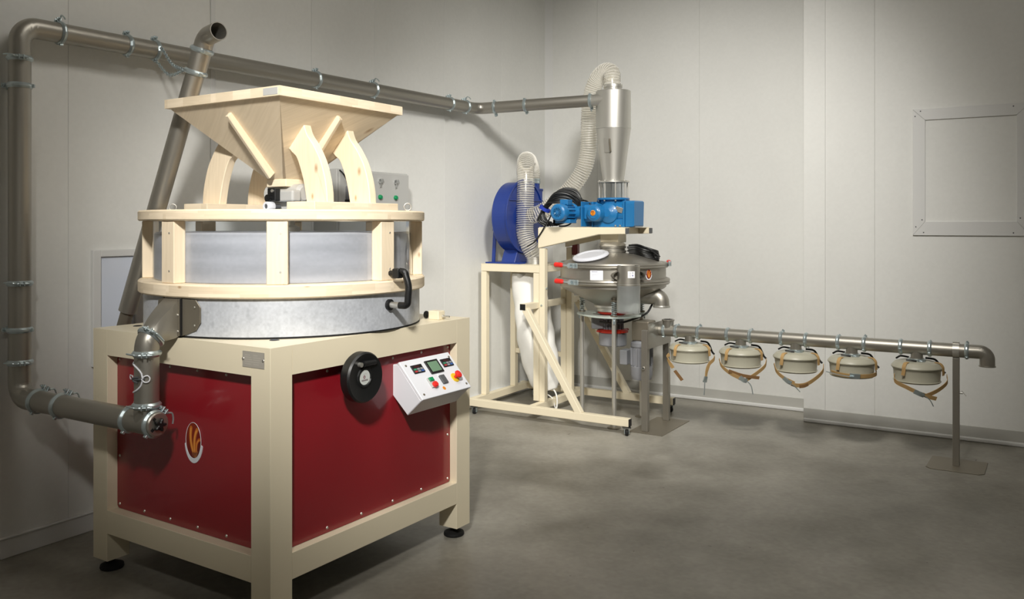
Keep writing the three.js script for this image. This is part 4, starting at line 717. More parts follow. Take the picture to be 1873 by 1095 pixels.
{
  const t = thing('rotary_valve', 'blue rotary valve with gear motor on the cart arms under the cyclone', 'valve', [CX, 1.479, CZ]);
  part('valve_flange', [lathe([[0.075, 0.208], [0.122, 0.208], [0.124, 0.21], [0.124, 0.222], [0.122, 0.224], [0.075, 0.224], [0.075, 0.208]], 44)], M.blueValve, t);
  part('valve_body', [cyl(V(-0.12, 0.108, 0), V(0.125, 0.108, 0), 0.098, 0.098, 44), lathe([[0.09, 0.12], [0.1, 0.208], [0.07, 0.208]], 36), span(-0.118, 0.122, 0, 0.06, -0.1, 0.1, { r: 0.004 })], M.blueValve, t);
  part('end_plate', [span(-0.135, -0.12, 0, 0.195, -0.105, 0.105, { r: 0.003 })], M.blueValve, t);
  part('end_plate', [span(0.125, 0.139, 0, 0.195, -0.105, 0.105, { r: 0.003 })], M.blueValve, t);
  for (const a of [0.4, 1.2, 1.95, 2.75]) part('casting_rib', [box(0.24, 0.02, 0.012, 0, 0.108 + Math.sin(a) * 0.1, Math.cos(a) * 0.1, { r: 0.003, rot: [-a, 0, 0] })], M.blueValve, t);
  part('drive_guard', [extrude((() => { const s = new THREE.Shape(); s.moveTo(-0.10, 0.004); s.lineTo(0.09, 0.004); s.lineTo(0.1, 0.19); s.quadraticCurveTo(0.1, 0.2, 0.08, 0.2); s.lineTo(-0.07, 0.2); s.quadraticCurveTo(-0.1, 0.2, -0.1, 0.17); return s; })(), 0.075, 0.008).rotateY(Math.PI / 2).translate(0.139, 0, 0)], M.blueValve, t);
  part('bearing', [lathe([[0, 0.045], [0.03, 0.045], [0.036, 0.04], [0.052, 0.036], [0.075, 0.02], [0.08, 0], [0, 0]], 32, [0.01, 0.108, 0.095], [Math.PI / 2, 0, 0]), ...[0, 1, 2, 3, 4, 5].map(k => bar(V(0.01 + Math.cos(k * 1.047) * 0.03, 0.108 + Math.sin(k * 1.047) * 0.03, 0.122), V(0.01 + Math.cos(k * 1.047) * 0.076, 0.108 + Math.sin(k * 1.047) * 0.076, 0.106), 0.012, 0.02))], M.blueValve, t);
  const gb = part('gear_housing', [lathe([[0, 0.06], [0.04, 0.06], [0.046, 0.055], [0.058, 0.05], [0.064, 0.035], [0.064, -0.05], [0, -0.05]], 36, [-0.068, 0.107, 0.155], [Math.PI / 2, 0, 0]), box(0.12, 0.10, 0.10, -0.105, 0.107, 0.13, { r: 0.012, seg: 2 }), cyl(V(-0.17, 0.152, 0.14), V(-0.06, 0.152, 0.14), 0.02, 0.02, 20), cyl(V(-0.17, 0.062, 0.14), V(-0.06, 0.062, 0.14), 0.02, 0.02, 20)], M.blueValve, t);
  part('orange_cap', [lathe([[0, 0.006], [0.018, 0.006], [0.021, 0.003], [0.021, 0], [0, 0]], 22, [-0.068, 0.107, 0.2145], [Math.PI / 2, 0, 0])], M.orange, gb);
  part('cap_emblem', [box(0.026, 0.005, 0.002, -0.068, 0.115, 0.221, { r: 0.0005 }), box(0.016, 0.004, 0.002, -0.068, 0.100, 0.221, { r: 0.0005 })], M.darkRed, gb);
  part('mount_plate', [span(-0.176, -0.168, 0.004, 0.195, 0.03, 0.205, { r: 0.002 })], M.blueValve, t);
  const mt = part('motor', [lathe([[0, 0.07], [0.058, 0.07], [0.06, 0.065], [0.06, -0.065], [0.078, -0.07], [0.078, -0.085], [0.06, -0.088], [0.05, -0.12], [0, -0.12]], 40, [-0.315, 0.112, 0.19], [Math.PI / 2, 0, 0.0]), cyl(V(-0.26, 0.112, 0.10), V(-0.17, 0.112, 0.10), 0.05, 0.055, 28), span(-0.38, -0.25, 0.03, 0.06, 0.13, 0.24, { r: 0.004 })], M.blueValve, t);
  for (let k = 0; k < 11; k++) { const a = -0.6 + k * 0.44; if (Math.sin(a) > -0.9) part('cooling_fin', [box(0.004, 0.016, 0.12, -0.315 + Math.cos(a) * 0.063, 0.112 + Math.sin(a) * 0.063, 0.19, { r: 0.001, rot: [0, 0, a - Math.PI / 2] })], M.blueValve, t); }
  part('fan_cowl', [lathe([[0.036, 0.042], [0.05, 0.042], [0.062, 0.034], [0.066, 0.026], [0.066, -0.03], [0.062, -0.03], [0.062, 0.02], [0.036, 0.036]], 40, [-0.315, 0.112, 0.283], [Math.PI / 2, 0, 0])], M.blueValve, t);
  const gr = []; for (const r of [0.011, 0.021, 0.031, 0.041]) gr.push(torus(r, 0.0022, [-0.315, 0.112, 0.324], null, 28, 6)); for (let k = 0; k < 6; k++) { const a = k * Math.PI / 6; gr.push(cyl(V(-0.315 - Math.cos(a) * 0.046, 0.112 - Math.sin(a) * 0.046, 0.324), V(-0.315 + Math.cos(a) * 0.046, 0.112 + Math.sin(a) * 0.046, 0.324), 0.002, 0.002, 6)); }
  part('fan_grille', gr, M.blueValve, t); part('fan_shadow_disc', [cyl(V(-0.315, 0.112, 0.30), V(-0.315, 0.112, 0.308), 0.045, 0.045, 28)], M.dark, t).name = numbered('fan_shade_disc');  // dark disc colours in the shade behind the fan grille
  part('motor_terminal_box', [box(0.07, 0.045, 0.08, -0.315, 0.19, 0.18, { r: 0.006 })], M.blueValve, t);
  const tp = part('type_plate', [box(0.055, 0.04, 0.003, 0, 0, 0, { r: 0.001 })], M.bright, t); tp.position.set(0.098, 0.132, 0.109); tp.rotation.set(0.2, 0.2, -0.35);
  const boltG = cyl(V(0, -0.006, 0), V(0, 0.006, 0), 0.008, 0.008, 6);
  for (let k = 0; k < 8; k++) { const a = k * Math.PI / 4 + 0.2; share('bolt', boltG, M.zinc, t, [Math.cos(a) * 0.112, 0.204, Math.sin(a) * 0.112]); }
  for (const x of [0.07, 0.108]) share('bolt', boltG, M.zinc, t, [x, 0.012, 0.112]);
}
// ---------------------------------------------------------------- black cables
{
  const t = thing('cable_coil', 'coiled black power cable with a blue tie on the cart arm beside the blue motor', 'cable');
  const loops = [], r = rng;
  for (let k = 0; k < 26; k++) {
    const o = (k - 13) * 0.0045, j = () => (r() - 0.5) * 0.024, top = 1.715 + (k % 5) * 0.016 - k * 0.002;
    loops.push(sweep(smooth([[0.66 + (k % 4) * 0.017, 1.489 + (k % 3) * 0.012, 1.20 + o * 0.5], [0.612 + (k % 4) * 0.017, 1.53, 1.215 + o * 0.5], [0.642 + j() * 0.6, 1.60, 1.215 + o * 0.4], [0.685 + j() * 0.5, 1.665 + j() * 0.5, 1.205 + o * 0.5], [0.76 + j(), top + 0.005, 1.18 + o], [0.85 + j(), top, 1.14 + o], [0.915 + j(), top - 0.06, 1.12 + o * 0.5], [0.90 + j(), 1.57, 1.13 + o * 0.3], [0.80 + j(), 1.52 + (k % 3) * 0.01, 1.15 + o * 0.4], [0.73, 1.494 + (k % 4) * 0.012, 1.19 + o * 0.5]], 44), 0.0086, 8));
  }
  part('cable_loops', loops, M.black, t);
  part('cable_tie', [along(lathe([[0.03, -0.012], [0.047, -0.012], [0.047, 0.012], [0.03, 0.012], [0.03, -0.012]], 20), V(0.645, 1.605, 1.213), V(0.667, 1.64, 1.21))], M.blueTie, t);
  part('cable_tail', [sweep(smooth([[0.72, 1.60, 1.23], [0.745, 1.575, 1.27], [0.73, 1.53, 1.285], [0.70, 1.49, 1.285], [0.655, 1.43, 1.275], [0.60, 1.36, 1.285], [0.53, 1.325, 1.27]], 36), 0.0058, 8), sweep(smooth([[0.93, 1.69, 1.10], [0.985, 1.675, 1.12], [1.02, 1.64, 1.13]], 14), 0.006, 8), sweep(smooth([[0.80, 1.487, 1.24], [0.86, 1.488, 1.25], [0.90, 1.505, 1.245], [0.915, 1.54, 1.23]], 18), 0.006, 8)], M.black, t);
}
// ---------------------------------------------------------------- round sieve
const SX = 1.175, SZ = 1.07;
const A = (deg, r) => [Math.cos(deg * Math.PI / 180) * r, Math.sin(deg * Math.PI / 180) * r];
{
  const t = thing('round_sieve', 'round steel vibrating sieve on three spring mounted legs under the cart arms', 'sieve', [SX, 0, SZ]);
  part('dome', [lathe([[0.10, 1.292], [0.10, 1.283], [0.16, 1.275], [0.26, 1.252], [0.34, 1.226], [0.392, 1.206]], 72)], M.steel, t);
  part('clamp_ring', [lathe([[0.385, 1.21], [0.40, 1.216], [0.416, 1.213], [0.422, 1.202], [0.418, 1.194], [0.424, 1.186], [0.416, 1.176], [0.40, 1.173]], 72)], M.steel, t);
  part('sieve_body', [lathe([[0.402, 1.175], [0.402, 1.09]], 72)], M.steel, t);
  part('clamp_ring', [lathe([[0.40, 1.096], [0.415, 1.098], [0.43, 1.092], [0.434, 1.08], [0.428, 1.07], [0.434, 1.062], [0.424, 1.05], [0.402, 1.047]], 72)], M.steel, t);
  part('lower_cone', [lathe([[0.404, 1.05], [0.404, 1.03], [0.39, 1.018], [0.15, 0.895], [0.142, 0.885]], 72)], M.steel, t);
  part('inlet_neck', [lathe([[0.102, 1.29], [0.106, 1.292], [0.106, 1.30], [0.096, 1.303], [0.096, 1.318], [0.103, 1.322], [0.103, 1.332], [0.094, 1.335]], 44)], M.steel, t);
  { const g = lathe([[0.092, 1.33], [0.098, 1.338], [0.094, 1.345], [0.1, 1.352], [0.088, 1.358], [0.083, 1.364], [0.076, 1.364]], 64); const p = g.attributes.position; for (let i = 0; i < p.count; i++) { const a = Math.atan2(p.getZ(i), p.getX(i)), y = p.getY(i); const w = 1 + 0.05 * Math.sin(a * 7 + y * 160) * (y > 1.333 && y < 1.362 ? 1 : 0); p.setX(i, p.getX(i) * w); p.setZ(i, p.getZ(i) * w); p.setY(i, y + (y < 1.36 ? 0.004 * Math.sin(a * 5) : 0)); } g.computeVertexNormals(); part('cloth_sleeve', [toCreasedNormals(g, 1.2)], M.fabric, t); }
  // motor below
  part('motor_collar', [lathe([[0.142, 0.886], [0.142, 0.868], [0.126, 0.862], [0.126, 0.838], [0.08, 0.838]], 44)], M.bright, t);
  part('motor_flange', [lathe([[0.07, 0.838], [0.116, 0.838], [0.116, 0.822], [0.085, 0.808], [0.07, 0.808]], 40)], M.orangeRed, t);
  const mo = part('motor', [lathe([[0, 0.82], [0.07, 0.82], [0.07, 0.69], [0, 0.69]], 36)], M.darkGrey, t);
  for (let k = 0; k < 18; k++) { const [x, z] = A(k * 20, 0.075); part('cooling_fin', [box(0.018, 0.12, 0.005, x, 0.755, z, { r: 0.0015, rot: [0, -k * Math.PI / 9, 0] })], M.midGrey, mo); }
  part('motor_flange', [lathe([[0.07, 0.70], [0.105, 0.698], [0.118, 0.69], [0.118, 0.676], [0.07, 0.674]], 40), ...[30, 120, 210, 300].map(a => { const [x, z] = A(a, 0.122); return box(0.04, 0.014, 0.03, x, 0.688, z, { r: 0.004, rot: [0, -a * Math.PI / 180, 0] }); })], M.orangeRed, t);
  part('motor_cover', [lathe([[0.106, 0.678], [0.106, 0.582], [0.1, 0.574], [0, 0.574]], 40)], M.midGrey, t);
  part('terminal_box', [box(0.09, 0.105, 0.10, -0.105, 0.755, 0.055, { r: 0.006, rot: [0, 0.5, 0] })], M.midGrey, t);
  // ring plate, springs and legs
  const tri = new THREE.Shape(); for (let i = 0; i <= 72; i++) { const a = i / 72 * Math.PI * 2, r = 0.268 + 0.022 * Math.cos(3 * (a - 63 * Math.PI / 180)); tri[i ? 'lineTo' : 'moveTo'](Math.cos(a) * r, Math.sin(a) * r); }
  const hole = new THREE.Path(); for (let i = 0; i <= 48; i++) { const a = -i / 48 * Math.PI * 2; hole[i ? 'lineTo' : 'moveTo'](Math.cos(a) * 0.165, Math.sin(a) * 0.165); } tri.holes.push(hole);
  part('ring_plate', [extrude(tri, 0.012, 0.002).rotateX(Math.PI / 2).translate(0, 0.818, 0)], M.ply, t);
  for (const [i, a] of [63, 180, 303].entries()) {
    const [x, z] = A(a, 0.263), pts = []; for (let k = 0; k <= 112; k++) pts.push([x + Math.cos(k / 16 * Math.PI * 2) * 0.018, 0.83 + k / 112 * 0.105, z + Math.sin(k / 16 * Math.PI * 2) * 0.018]);
    part('spring', [sweep(pts, 0.0038, 6)], M.zinc, t);
    part('spring_seat', [cyl(V(x, 0.818, z), V(x, 0.828, z), 0.026, 0.026, 20), cyl(V(x, 0.932, z), V(x, 0.942, z), 0.024, 0.024, 20), cyl(V(x, 0.818, z), V(x, 0.90, z), 0.008, 0.008, 12), cyl(V(x, 0.94, z), V(x * 1.04, 0.975, z * 1.04), 0.011, 0.011, 12)], M.dullSteel, t);
    part('leg', [cyl(V(x, 0.008, z), V(x, 0.806, z), 0.0165, 0.0165, 20)], M.bright, t);
    part('leg_foot', [lathe([[0, 0], [0.05, 0], [0.05, 0.005], [0.018, 0.009], [0, 0.009]], 28, [x, 0, z])], M.dullSteel, t);
    part('plate_hook', [box(0.022, 0.05, 0.006, x * 1.09, 0.79, z * 1.09, { r: 0.002, rot: [0, Math.PI / 2 - a * Math.PI / 180, 0] }), box(0.01, 0.02, 0.008, x * 1.1, 0.785, z * 1.1, { r: 0.001, rot: [0, Math.PI / 2 - a * Math.PI / 180, 0] })], M.zinc, t);
  }
  part('motor_cable', [sweep(smooth([[-0.06, 0.76, 0.1], [0.1, 0.76, 0.15], [0.22, 0.80, 0.05], [0.27, 0.835, -0.03], [0.30, 0.90, -0.06]], 24), 0.008, 8)], M.black, t);
  // front outlet: oval stub, upright tube and clear sleeve
  const [fx, fz] = A(50.5, 0.447), fd = V(fx, 0, fz).normalize(), tang = V(-fd.z, 0, fd.x);
  { const g = new THREE.CylinderGeometry(1, 1, 0.13, 40, 1, true).toNonIndexed(); g.scale(0.115, 1, 0.043); g.rotateX(Math.PI / 2); g.rotateY(Math.atan2(fd.x, fd.z)); g.translate(fd.x * 0.40, 1.133, fd.z * 0.40); part('outlet_stub', [g], M.steel, t); }
  part('outlet_tube', [lathe([[0.06, 1.206], [0.078, 1.207], [0.082, 1.203], [0.082, 1.075], [0.0845, 1.072], [0.0845, 1.064], [0.08, 1.06]], 44, [fx, 0, fz])], M.steel, t);
  part('clear_sleeve', [(() => { const g = lathe([[0.083, 1.075], [0.084, 1.06], [0.081, 0.99], [0.084, 0.93], [0.082, 0.868]], 44, [fx, 0, fz]); return g; })()], M.sleeve, t);
  // right outlet: elbow pointing down
  part('outlet_elbow', pipeWall(bend([[0.20, 0.962, 0.02], [0.395, 0.962, 0.008], [0.40, 0.888, 0.008]], 0.062, 16), 0.058, 0.003, 32), M.steel, t);
  part('outlet_lip', [lathe([[0.058, 0.884], [0.062, 0.884], [0.064, 0.892], [0.062, 0.90], [0.058, 0.90]], 36, [0.40, 0, 0.008])], M.bright, t);
  // toggle clamps with red grips
  function toggle(deg, y, flip) {
    const g = new THREE.Group(); g.name = numbered('toggle_clamp'); t.add(g); const [x, z] = A(deg, 0.437); g.position.set(x, y, z); g.rotation.y = -(deg - 90) * Math.PI / 180 + (flip ? Math.PI : 0);
    part('clamp_plate', [box(0.09, 0.04, 0.004, 0.02, 0, -0.004, { r: 0.002 }), box(0.03, 0.028, 0.02, -0.005, 0, 0.008, { r: 0.003 }), cyl(V(-0.005, -0.02, 0.012), V(-0.005, 0.02, 0.012), 0.006, 0.006, 10), cyl(V(0.04, -0.018, 0.01), V(0.04, 0.018, 0.01), 0.005, 0.005, 10)], M.zinc, g);
    part('clamp_arm', [bar(V(-0.09, 0.002, 0.016), V(0.01, 0, 0.014), 0.012, 0.006), bar(V(0, 0.011, 0.012), V(0.075, 0.011, 0.004), 0.005, 0.005), bar(V(0, -0.011, 0.012), V(0.075, -0.011, 0.004), 0.005, 0.005), box(0.008, 0.034, 0.01, 0.076, 0, 0.006, { r: 0.002 })], M.zinc, g);
    part('red_grip', [along(lathe([[0, -0.04], [0.012, -0.039], [0.018, -0.028], [0.019, 0.03], [0.011, 0.04], [0, 0.04]], 18), V(-0.075, 0.002, 0.017), V(-0.145, 0.004, 0.024))], M.redGrip, g);
  }
  toggle(110, 1.196, false); toggle(109, 1.074, false); toggle(-18, 1.205, true);
  // stickers
  const texNote = canvasTex(128, 96, (c, w, h) => { c.fillStyle = '#f4f5fa'; c.fillRect(0, 0, w, h); c.fillStyle = '#c3c5d2'; c.fillRect(14, 10, 60, 10); for (let i = 0; i < 4; i++) c.fillRect(14, 32 + i * 12, 80 - i * 9, 3); c.fillRect(112, 4, 2, 88); });
  const texWarn = canvasTex(96, 80, (c, w, h) => { c.fillStyle = '#f0eff2'; c.fillRect(0, 0, w, h); c.fillStyle = '#a9a8b0'; c.fillRect(58, 14, 16, 12); c.fillRect(22, 18, 22, 6); c.fillStyle = '#8f90b8'; c.fillRect(56, 42, 18, 18); c.strokeStyle = '#b5b2b8'; c.lineWidth = 4; c.strokeRect(24, 40, 16, 20); });
  const sticker = (name, tex, w, h, cx, cz, rr, deg, y) => { const dth = w / rr, g = new THREE.CylinderGeometry(rr, rr, h, 8, 1, true, Math.PI / 2 - deg * Math.PI / 180 - dth / 2, dth); g.translate(cx, y, cz); part(name, [g], std({ map: tex, roughness: 0.45 }), t); };
  sticker('paper_label', texNote, 0.098, 0.072, 0, 0, 0.4035, 82, 1.132); sticker('warning_label', texWarn, 0.052, 0.048, fx, fz, 0.0832, 52, 1.145);
  { const [ex, ez] = A(25, 0.4035); wheatBadge(t, 0.05, 0.07, [ex, 1.138, ez], Math.PI / 2 - 25 * Math.PI / 180, 0.002); }
  // cable coil behind the inlet
}
{
  const t = thing('cable_coil', 'black power cable coiled on the sieve dome behind the inlet neck', 'cable');
  const loops = []; for (let k = 0; k < 11; k++) { const j = () => (rng() - 0.5) * 0.02, y = 1.228 + (k % 6) * 0.013; loops.push(sweep(smooth([[1.30 + j(), y + 0.045, 1.0 + k * 0.008], [1.36, y + 0.05, 1.0 + k * 0.006], [1.43 + j(), y + 0.03, 1.01 + k * 0.006], [1.50 + j(), y + 0.006, 1.0], [1.49 + j(), y, 0.94], [1.40 + j(), y + 0.02, 0.90], [1.31, y + 0.04, 0.93], [1.30 + j(), y + 0.045, 1.0]], 36), 0.0085, 8)); }
  part('cable_loops', loops, M.black, t);
  part('cable_tail', [sweep(smooth([[1.40, 1.325, 1.03], [1.45, 1.318, 1.05], [1.51, 1.29, 1.06], [1.555, 1.258, 1.06]], 20), 0.0065, 8)], M.black, t);
}
{
  const p = solo('plastic_lid', [lathe([[0, 0.006], [0.095, 0.006], [0.105, 0.012], [0.118, 0.012], [0.126, 0.007], [0.134, 0.004], [0.138, -0.004], [0.134, -0.01], [0.130, -0.004], [0.118, 0.006], [0.105, 0.006], [0.094, 0.0], [0, 0.0]], 48)], M.lid, 'loose round translucent white plastic lid lying on the sieve dome', 'lid');
  const n = V(-0.06, 1, 0.26).normalize(); p.position.set(1.108, 1.268, 1.315); p.quaternion.setFromUnitVectors(V(0, 1, 0), n);
}
// ---------------------------------------------------------------- bagging line
const BZ = 1.08, BY = 0.717, BR = 0.0425;
{
  const t = thing('drive_stand', 'grey steel stand with geared motor at the start of the low pipe', 'stand');
  part('base_plate', [span(1.43, 1.69, 0, 0.004, 0.80, 1.353, { r: 0.001 })], M.dullSteel, t);
  part('stand_leg', [span(1.508, 1.556, 0.004, 0.735, 1.29, 1.302, { r: 0.003 }), span(1.508, 1.556, 0.004, 0.735, 1.262, 1.29, { r: 0.003 })], M.steel, t);
  part('stand_leg', [span(1.508, 1.556, 0.004, 0.735, 0.85, 0.89, { r: 0.003 })], M.steel, t);
  part('front_plate', [extrude([[-1.295, 0.60], [-0.86, 0.60], [-0.86, 0.765], [-0.872, 0.782], [-1.28, 0.782], [-1.295, 0.765]], 0.008, 0.001).rotateY(Math.PI / 2).translate(1.556, 0, 0)], M.steel, t);
  part('gear_box', [span(1.36, 1.50, 0.63, 0.78, 1.0, 1.14, { r: 0.012, seg: 2 }), cyl(V(1.49, BY, BZ), V(1.56, BY, BZ), 0.05, 0.05, 28)], M.dullSteel, t);
  const mx = 1.412, mz = 1.07, m = part('motor', [lathe([[0, 0.63], [0.06, 0.63], [0.08, 0.612], [0.08, 0.585], [0.074, 0.575], [0.074, 0.44], [0.083, 0.435], [0.083, 0.37], [0.072, 0.338], [0.04, 0.33], [0, 0.33]], 40, [mx, 0, mz])], M.midGrey, t);
  for (let k = 0; k < 16; k++) { const a = k * Math.PI / 8; part('cooling_fin', [box(0.016, 0.13, 0.005, mx + Math.cos(a) * 0.078, 0.508, mz + Math.sin(a) * 0.078, { r: 0.0015, rot: [0, -a, 0] })], M.midGrey, m); }
  part('terminal_box', [box(0.06, 0.11, 0.10, mx - 0.115, 0.50, mz + 0.03, { r: 0.006 })], M.midGrey, t);
  part('clamp_screw', [cyl(V(1.53, 0.463, 1.302), V(1.53, 0.463, 1.32), 0.006, 0.006, 10), cyl(V(1.53, 0.463, 1.31), V(1.53, 0.463, 1.32), 0.012, 0.01, 12)], M.bright, t);
}
const BX = [1.795, 2.169, 2.548, 2.907, 3.297];
{
  const t = thing('bagging_pipe', 'low horizontal steel pipe with five downward tees along the back wall', 'pipe');
  const seg = (n, a, b) => part(n, [cyl(V(a, BY, BZ), V(b, BY, BZ), BR, BR, 32)], M.steel, t);
  const cl = [1.60, 1.693, 1.862, 2.076, 2.238, 2.452, 2.615, 2.823, 2.985, 3.204, 3.372, 3.578];
  part('inlet_tee', [cyl(V(1.565, BY, BZ), V(1.693, BY, BZ), BR, BR, 32), cyl(V(1.628, BY, BZ), V(1.628, 0.79, BZ), 0.036, 0.042, 32), lathe([[0.042, 0.79], [0.046, 0.79], [0.046, 0.799], [0.036, 0.80]], 32, [1.628, 0, BZ])], M.steel, t);
  part('inlet_hole', [cyl(V(1.628, 0.795, BZ), V(1.628, 0.7985, BZ), 0.037, 0.037, 28)], M.dark, t);
  for (let i = 1; i < cl.length - 1; i++) {
    const tee = i % 2 === 1 ? null : 0;
    if (i % 2 === 1) { const x = BX[(i - 1) / 2]; part('tee', [cyl(V(cl[i], BY, BZ), V(cl[i + 1], BY, BZ), BR, BR, 32), cyl(V(x, BY - 0.02, BZ), V(x, 0.648, BZ), 0.036, 0.036, 28), lathe([[0.036, 0.648], [0.042, 0.648], [0.042, 0.653], [0.036, 0.653]], 28, [x, 0, BZ])], M.steel, t); }
    else seg('pipe_section', cl[i], cl[i + 1]);
  }
  part('end_elbow', pipeWall(bend([[3.578, BY, BZ], [3.688, BY, BZ], [3.688, 0.632, BZ]], 0.085, 18), BR, 0.003, 32), M.steel, t);
  part('end_lip', [lathe([[BR, 0.630], [BR + 0.004, 0.630], [BR + 0.004, 0.636], [BR, 0.638]], 32, [3.688, 0, BZ])], M.steel, t);
  cl.forEach((x, i) => clampAt(t, [x, BY, BZ], [1, 0, 0], BR, i ? 1.75 + (i % 3) * 0.25 : 2.6, i % 2 === 0));
}
// one filling head; the five copies differ in how the strap hangs
const rC = V(0.85, 0, -0.526), fC = V(0.526, 0, 0.85);          // to the right and out into the room
function fillingHead(x, label, spec) {
  const t = thing('filling_head', label, 'filling head', [x, 0.5, BZ], 0, 'filling heads with tan straps under the low pipe');
  const Y = y => y - 0.5, P = (r, y, f) => rC.clone().multiplyScalar(r).addScaledVector(fC, f).add(V(0, Y(y), 0));
  part('head_body', [lathe([[0, 0.502 - 0.5], [0.128, 0.002], [0.134, 0.004], [0.136, 0.010], [0.134, 0.016], [0.1395, 0.085], [0.1425, 0.092]], 60)], M.spout, t);
  part('head_lid', [lathe([[0.1425, 0.091], [0.149, 0.093], [0.151, 0.099], [0.148, 0.106], [0.143, 0.112], [0.13, 0.126], [0.105, 0.133], [0.05, 0.136], [0, 0.136]], 60)], M.spout, t);
  part('bead', [torus(0.1365, 0.0035, [0, 0.012, 0], [Math.PI / 2, 0, 0], 60, 8), torus(0.1405, 0.0028, [0, 0.086, 0], [Math.PI / 2, 0, 0], 60, 8)], M.spout, t);
  part('neck_clamp', [lathe([[0.036, 0.136], [0.05, 0.136], [0.053, 0.141], [0.053, 0.147], [0.046, 0.151], [0.036, 0.151]], 32), box(0.02, 0.014, 0.02, ...P(0, 0.637, 0.058).toArray(), { r: 0.003 }), cyl(P(-0.022, 0.637, 0.062), P(0.022, 0.637, 0.062), 0.005, 0.005, 8)], M.zinc, t);
  part('neck_lever', [sweep(smooth([P(-0.03, 0.64, 0.058), P(-0.06, 0.644, 0.05), P(-0.085, 0.646, 0.035)], 10), 0.005, 8)], M.black, t);
  for (const s of [-1, 1]) {                         // strap loops over the edge of the lid
    const at = s < 0 ? [-0.118, 0.085] : [0.112, 0.093];
    part('strap_loop', [ribbon([P(at[0] * 0.72, 0.634, at[1] * 0.72).toArray(), P(at[0] * 0.93, 0.63, at[1] * 0.93).toArray(), P(at[0] * 1.045, 0.609, at[1] * 1.045).toArray(), P(at[0] * 1.06, 0.585, at[1] * 1.05).toArray(), P(at[0] * 1.09, 0.556, at[1] * 1.0).toArray()], 0.021, 0.003, fC.clone().multiplyScalar(-s * 0.6).add(rC).toArray())], M.strap, t);
  }
  part('rear_hook', [sweep(smooth([P(0.10, 0.638, -0.09), P(0.138, 0.634, -0.04), P(0.155, 0.60, -0.02), P(0.162, 0.572, 0.0), P(0.175, 0.556, 0.012)], 16), 0.007, 8)], M.black, t);
  part('rear_hook', [sweep(smooth([P(-0.09, 0.638, -0.09), P(-0.05, 0.648, -0.115), P(0.0, 0.640, -0.11)], 10), 0.006, 8)], M.black, t);
  for (const [nm, mt, pts, w, th] of spec) part(nm, [ribbon(pts.map(q => P(...q).toArray()), w, th, nm === 'lever' ? [0, 0.2, 1] : [0, 1, 0.3])], mt, t);
  return t;
}
const belt = (a0, a1, y, dy, r) => { const o = []; for (let i = 0; i <= 10; i++) { const a = a0 + (a1 - a0) * i / 10; o.push([Math.sin(a) * r, y + dy * (1 - ((2 * i / 10 - 1) ** 2)), Math.cos(a) * r]); } return o; };
fillingHead(BX[0], 'cream filling head nearest the motor with both strap ends hanging straight down', [
  ['strap', M.strap, [[-0.16, 0.565, 0.06], [-0.178, 0.545, 0.07], [-0.165, 0.51, 0.085], [-0.14, 0.47, 0.09]], 0.027, 0.003],
  ['strap_end', M.strapDark, [[-0.128, 0.452, 0.092], [-0.10, 0.415, 0.094], [-0.075, 0.382, 0.094]], 0.024, 0.003],
  ['strap', M.strap, [[0.165, 0.55, 0.06], [0.155, 0.53, 0.08], [0.118, 0.50, 0.10], [0.10, 0.45, 0.10], [0.094, 0.41, 0.10]], 0.027, 0.003],
  ['buckle', M.zinc, [[0.094, 0.412, 0.102], [0.088, 0.385, 0.102], [0.085, 0.37, 0.10]], 0.03, 0.008],
  ['lever', M.zinc, [[0.085, 0.375, 0.104], [0.083, 0.33, 0.106], [0.08, 0.278, 0.10]], 0.010, 0.005]]);
fillingHead(BX[1], 'cream filling head second from the motor with a loose strap and tail crossing below', [
  ['strap', M.strap, [[-0.165, 0.56, 0.05], [-0.158, 0.52, 0.08], [-0.11, 0.475, 0.13], [-0.06, 0.45, 0.15], [-0.03, 0.435, 0.15]], 0.026, 0.003],
  ['strap', M.strap, [[0.165, 0.555, 0.05], [0.145, 0.52, 0.09], [0.08, 0.478, 0.13], [0.02, 0.445, 0.15], [-0.005, 0.43, 0.15]], 0.026, 0.003],
  ['strap_end', M.strapDark, [[-0.12, 0.492, 0.136], [-0.04, 0.466, 0.158], [0.04, 0.452, 0.16], [0.085, 0.446, 0.155]], 0.022, 0.003],
  ['buckle', M.zinc, [[-0.05, 0.452, 0.154], [-0.02, 0.43, 0.158], [0.0, 0.425, 0.156]], 0.03, 0.008],
  ['lever', M.zinc, [[-0.005, 0.43, 0.16], [0.025, 0.395, 0.164], [0.04, 0.335, 0.16]], 0.010, 0.005]]);
fillingHead(BX[2], 'cream filling head in the middle of the row with strap sagging to the lower right', [
  ['strap', M.strap, [[-0.165, 0.56, 0.05], [-0.158, 0.515, 0.08], [-0.12, 0.475, 0.12], [-0.06, 0.445, 0.15]], 0.026, 0.003],
  ['strap', M.strap, [[0.17, 0.55, 0.05], [0.15, 0.515, 0.09], [0.08, 0.468, 0.13], [0.01, 0.436, 0.15], [-0.05, 0.432, 0.152], [-0.08, 0.442, 0.15]], 0.027, 0.003],
  ['strap_end', M.strapDark, [[0.03, 0.440, 0.155], [0.0, 0.428, 0.158], [-0.03, 0.424, 0.157]], 0.022, 0.003],
  ['buckle', M.zinc, [[-0.125, 0.478, 0.126], [-0.10, 0.455, 0.14], [-0.08, 0.445, 0.145]], 0.028, 0.008],
  ['lever', M.zinc, [[-0.10, 0.452, 0.15], [-0.06, 0.425, 0.158], [-0.025, 0.39, 0.156]], 0.010, 0.005]]);
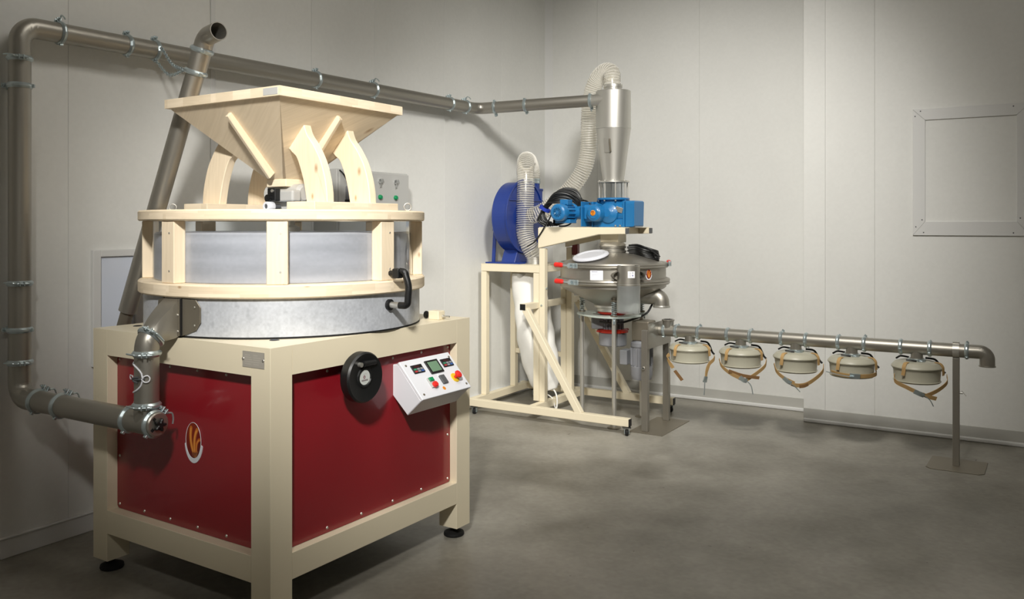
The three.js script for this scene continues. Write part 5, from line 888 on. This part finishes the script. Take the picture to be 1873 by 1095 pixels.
fillingHead(BX[3], 'cream filling head fourth from the motor with strap buckled tight around its side', [
  ['strap', M.strap, belt(-1.35, 1.45, 0.535, -0.01, 0.151), 0.026, 0.003],
  ['buckle', M.zinc, [[-0.07, 0.527, 0.142], [-0.035, 0.525, 0.153], [-0.01, 0.524, 0.157]], 0.034, 0.008],
  ['lever', M.zinc, [[-0.19, 0.54, 0.06], [-0.13, 0.53, 0.115], [-0.075, 0.524, 0.15], [-0.05, 0.522, 0.158]], 0.011, 0.006]]);
fillingHead(BX[4], 'cream filling head farthest from the motor with strap hanging in a V below', [
  ['strap', M.strap, [[-0.165, 0.56, 0.05], [-0.17, 0.52, 0.07], [-0.12, 0.488, 0.12], [-0.07, 0.463, 0.145]], 0.026, 0.003],
  ['strap', M.strap, [[0.165, 0.55, 0.05], [0.15, 0.515, 0.085], [0.08, 0.478, 0.13], [0.02, 0.455, 0.15], [-0.02, 0.44, 0.152]], 0.026, 0.003],
  ['strap_end', M.strap, [[-0.04, 0.452, 0.155], [0.0, 0.436, 0.16], [0.045, 0.425, 0.16]], 0.025, 0.003],
  ['buckle', M.zinc, [[-0.085, 0.468, 0.142], [-0.05, 0.452, 0.154], [-0.03, 0.445, 0.156]], 0.028, 0.008],
  ['lever', M.zinc, [[-0.04, 0.45, 0.16], [0.0, 0.42, 0.166], [0.025, 0.38, 0.162]], 0.010, 0.005]]);
{
  const t = thing('pipe_stand', 'flat steel post on a floor plate holding the free end of the low pipe', 'stand');
  part('floor_plate', [(() => { const r = 0.03, s = new THREE.Shape([[3.36 + r, -1.235], [3.68 - r, -1.235], [3.68, -1.235 + r], [3.685, -0.915], [3.37, -0.91], [3.36, -1.235 + r]].map(p => new THREE.Vector2(...p))); return extrude(s, 0.004, 0.001).rotateX(-Math.PI / 2); })()], M.dullSteel, t);
  part('post', [span(3.50, 3.538, 0.003, BY - BR - 0.003, BZ - 0.02, BZ + 0.02, { r: 0.003 })], M.steel, t);
  part('pipe_strap', [lathe([[BR + 0.0005, -0.018], [BR + 0.004, -0.018], [BR + 0.004, 0.018], [BR + 0.0005, 0.018], [BR + 0.0005, -0.018]], 36, [3.519, BY, BZ], [0, 0, Math.PI / 2]), span(3.501, 3.537, BY + BR + 0.002, BY + BR + 0.012, BZ - 0.012, BZ + 0.012, { r: 0.001 })], M.bright, t);
  part('height_screw', [cyl(V(3.537, 0.455, BZ), V(3.556, 0.455, BZ), 0.006, 0.006, 10), bar(V(3.55, 0.47, BZ), V(3.575, 0.44, BZ + 0.01), 0.005, 0.005)], M.bright, t);
}

renderer.render(scene, camera);
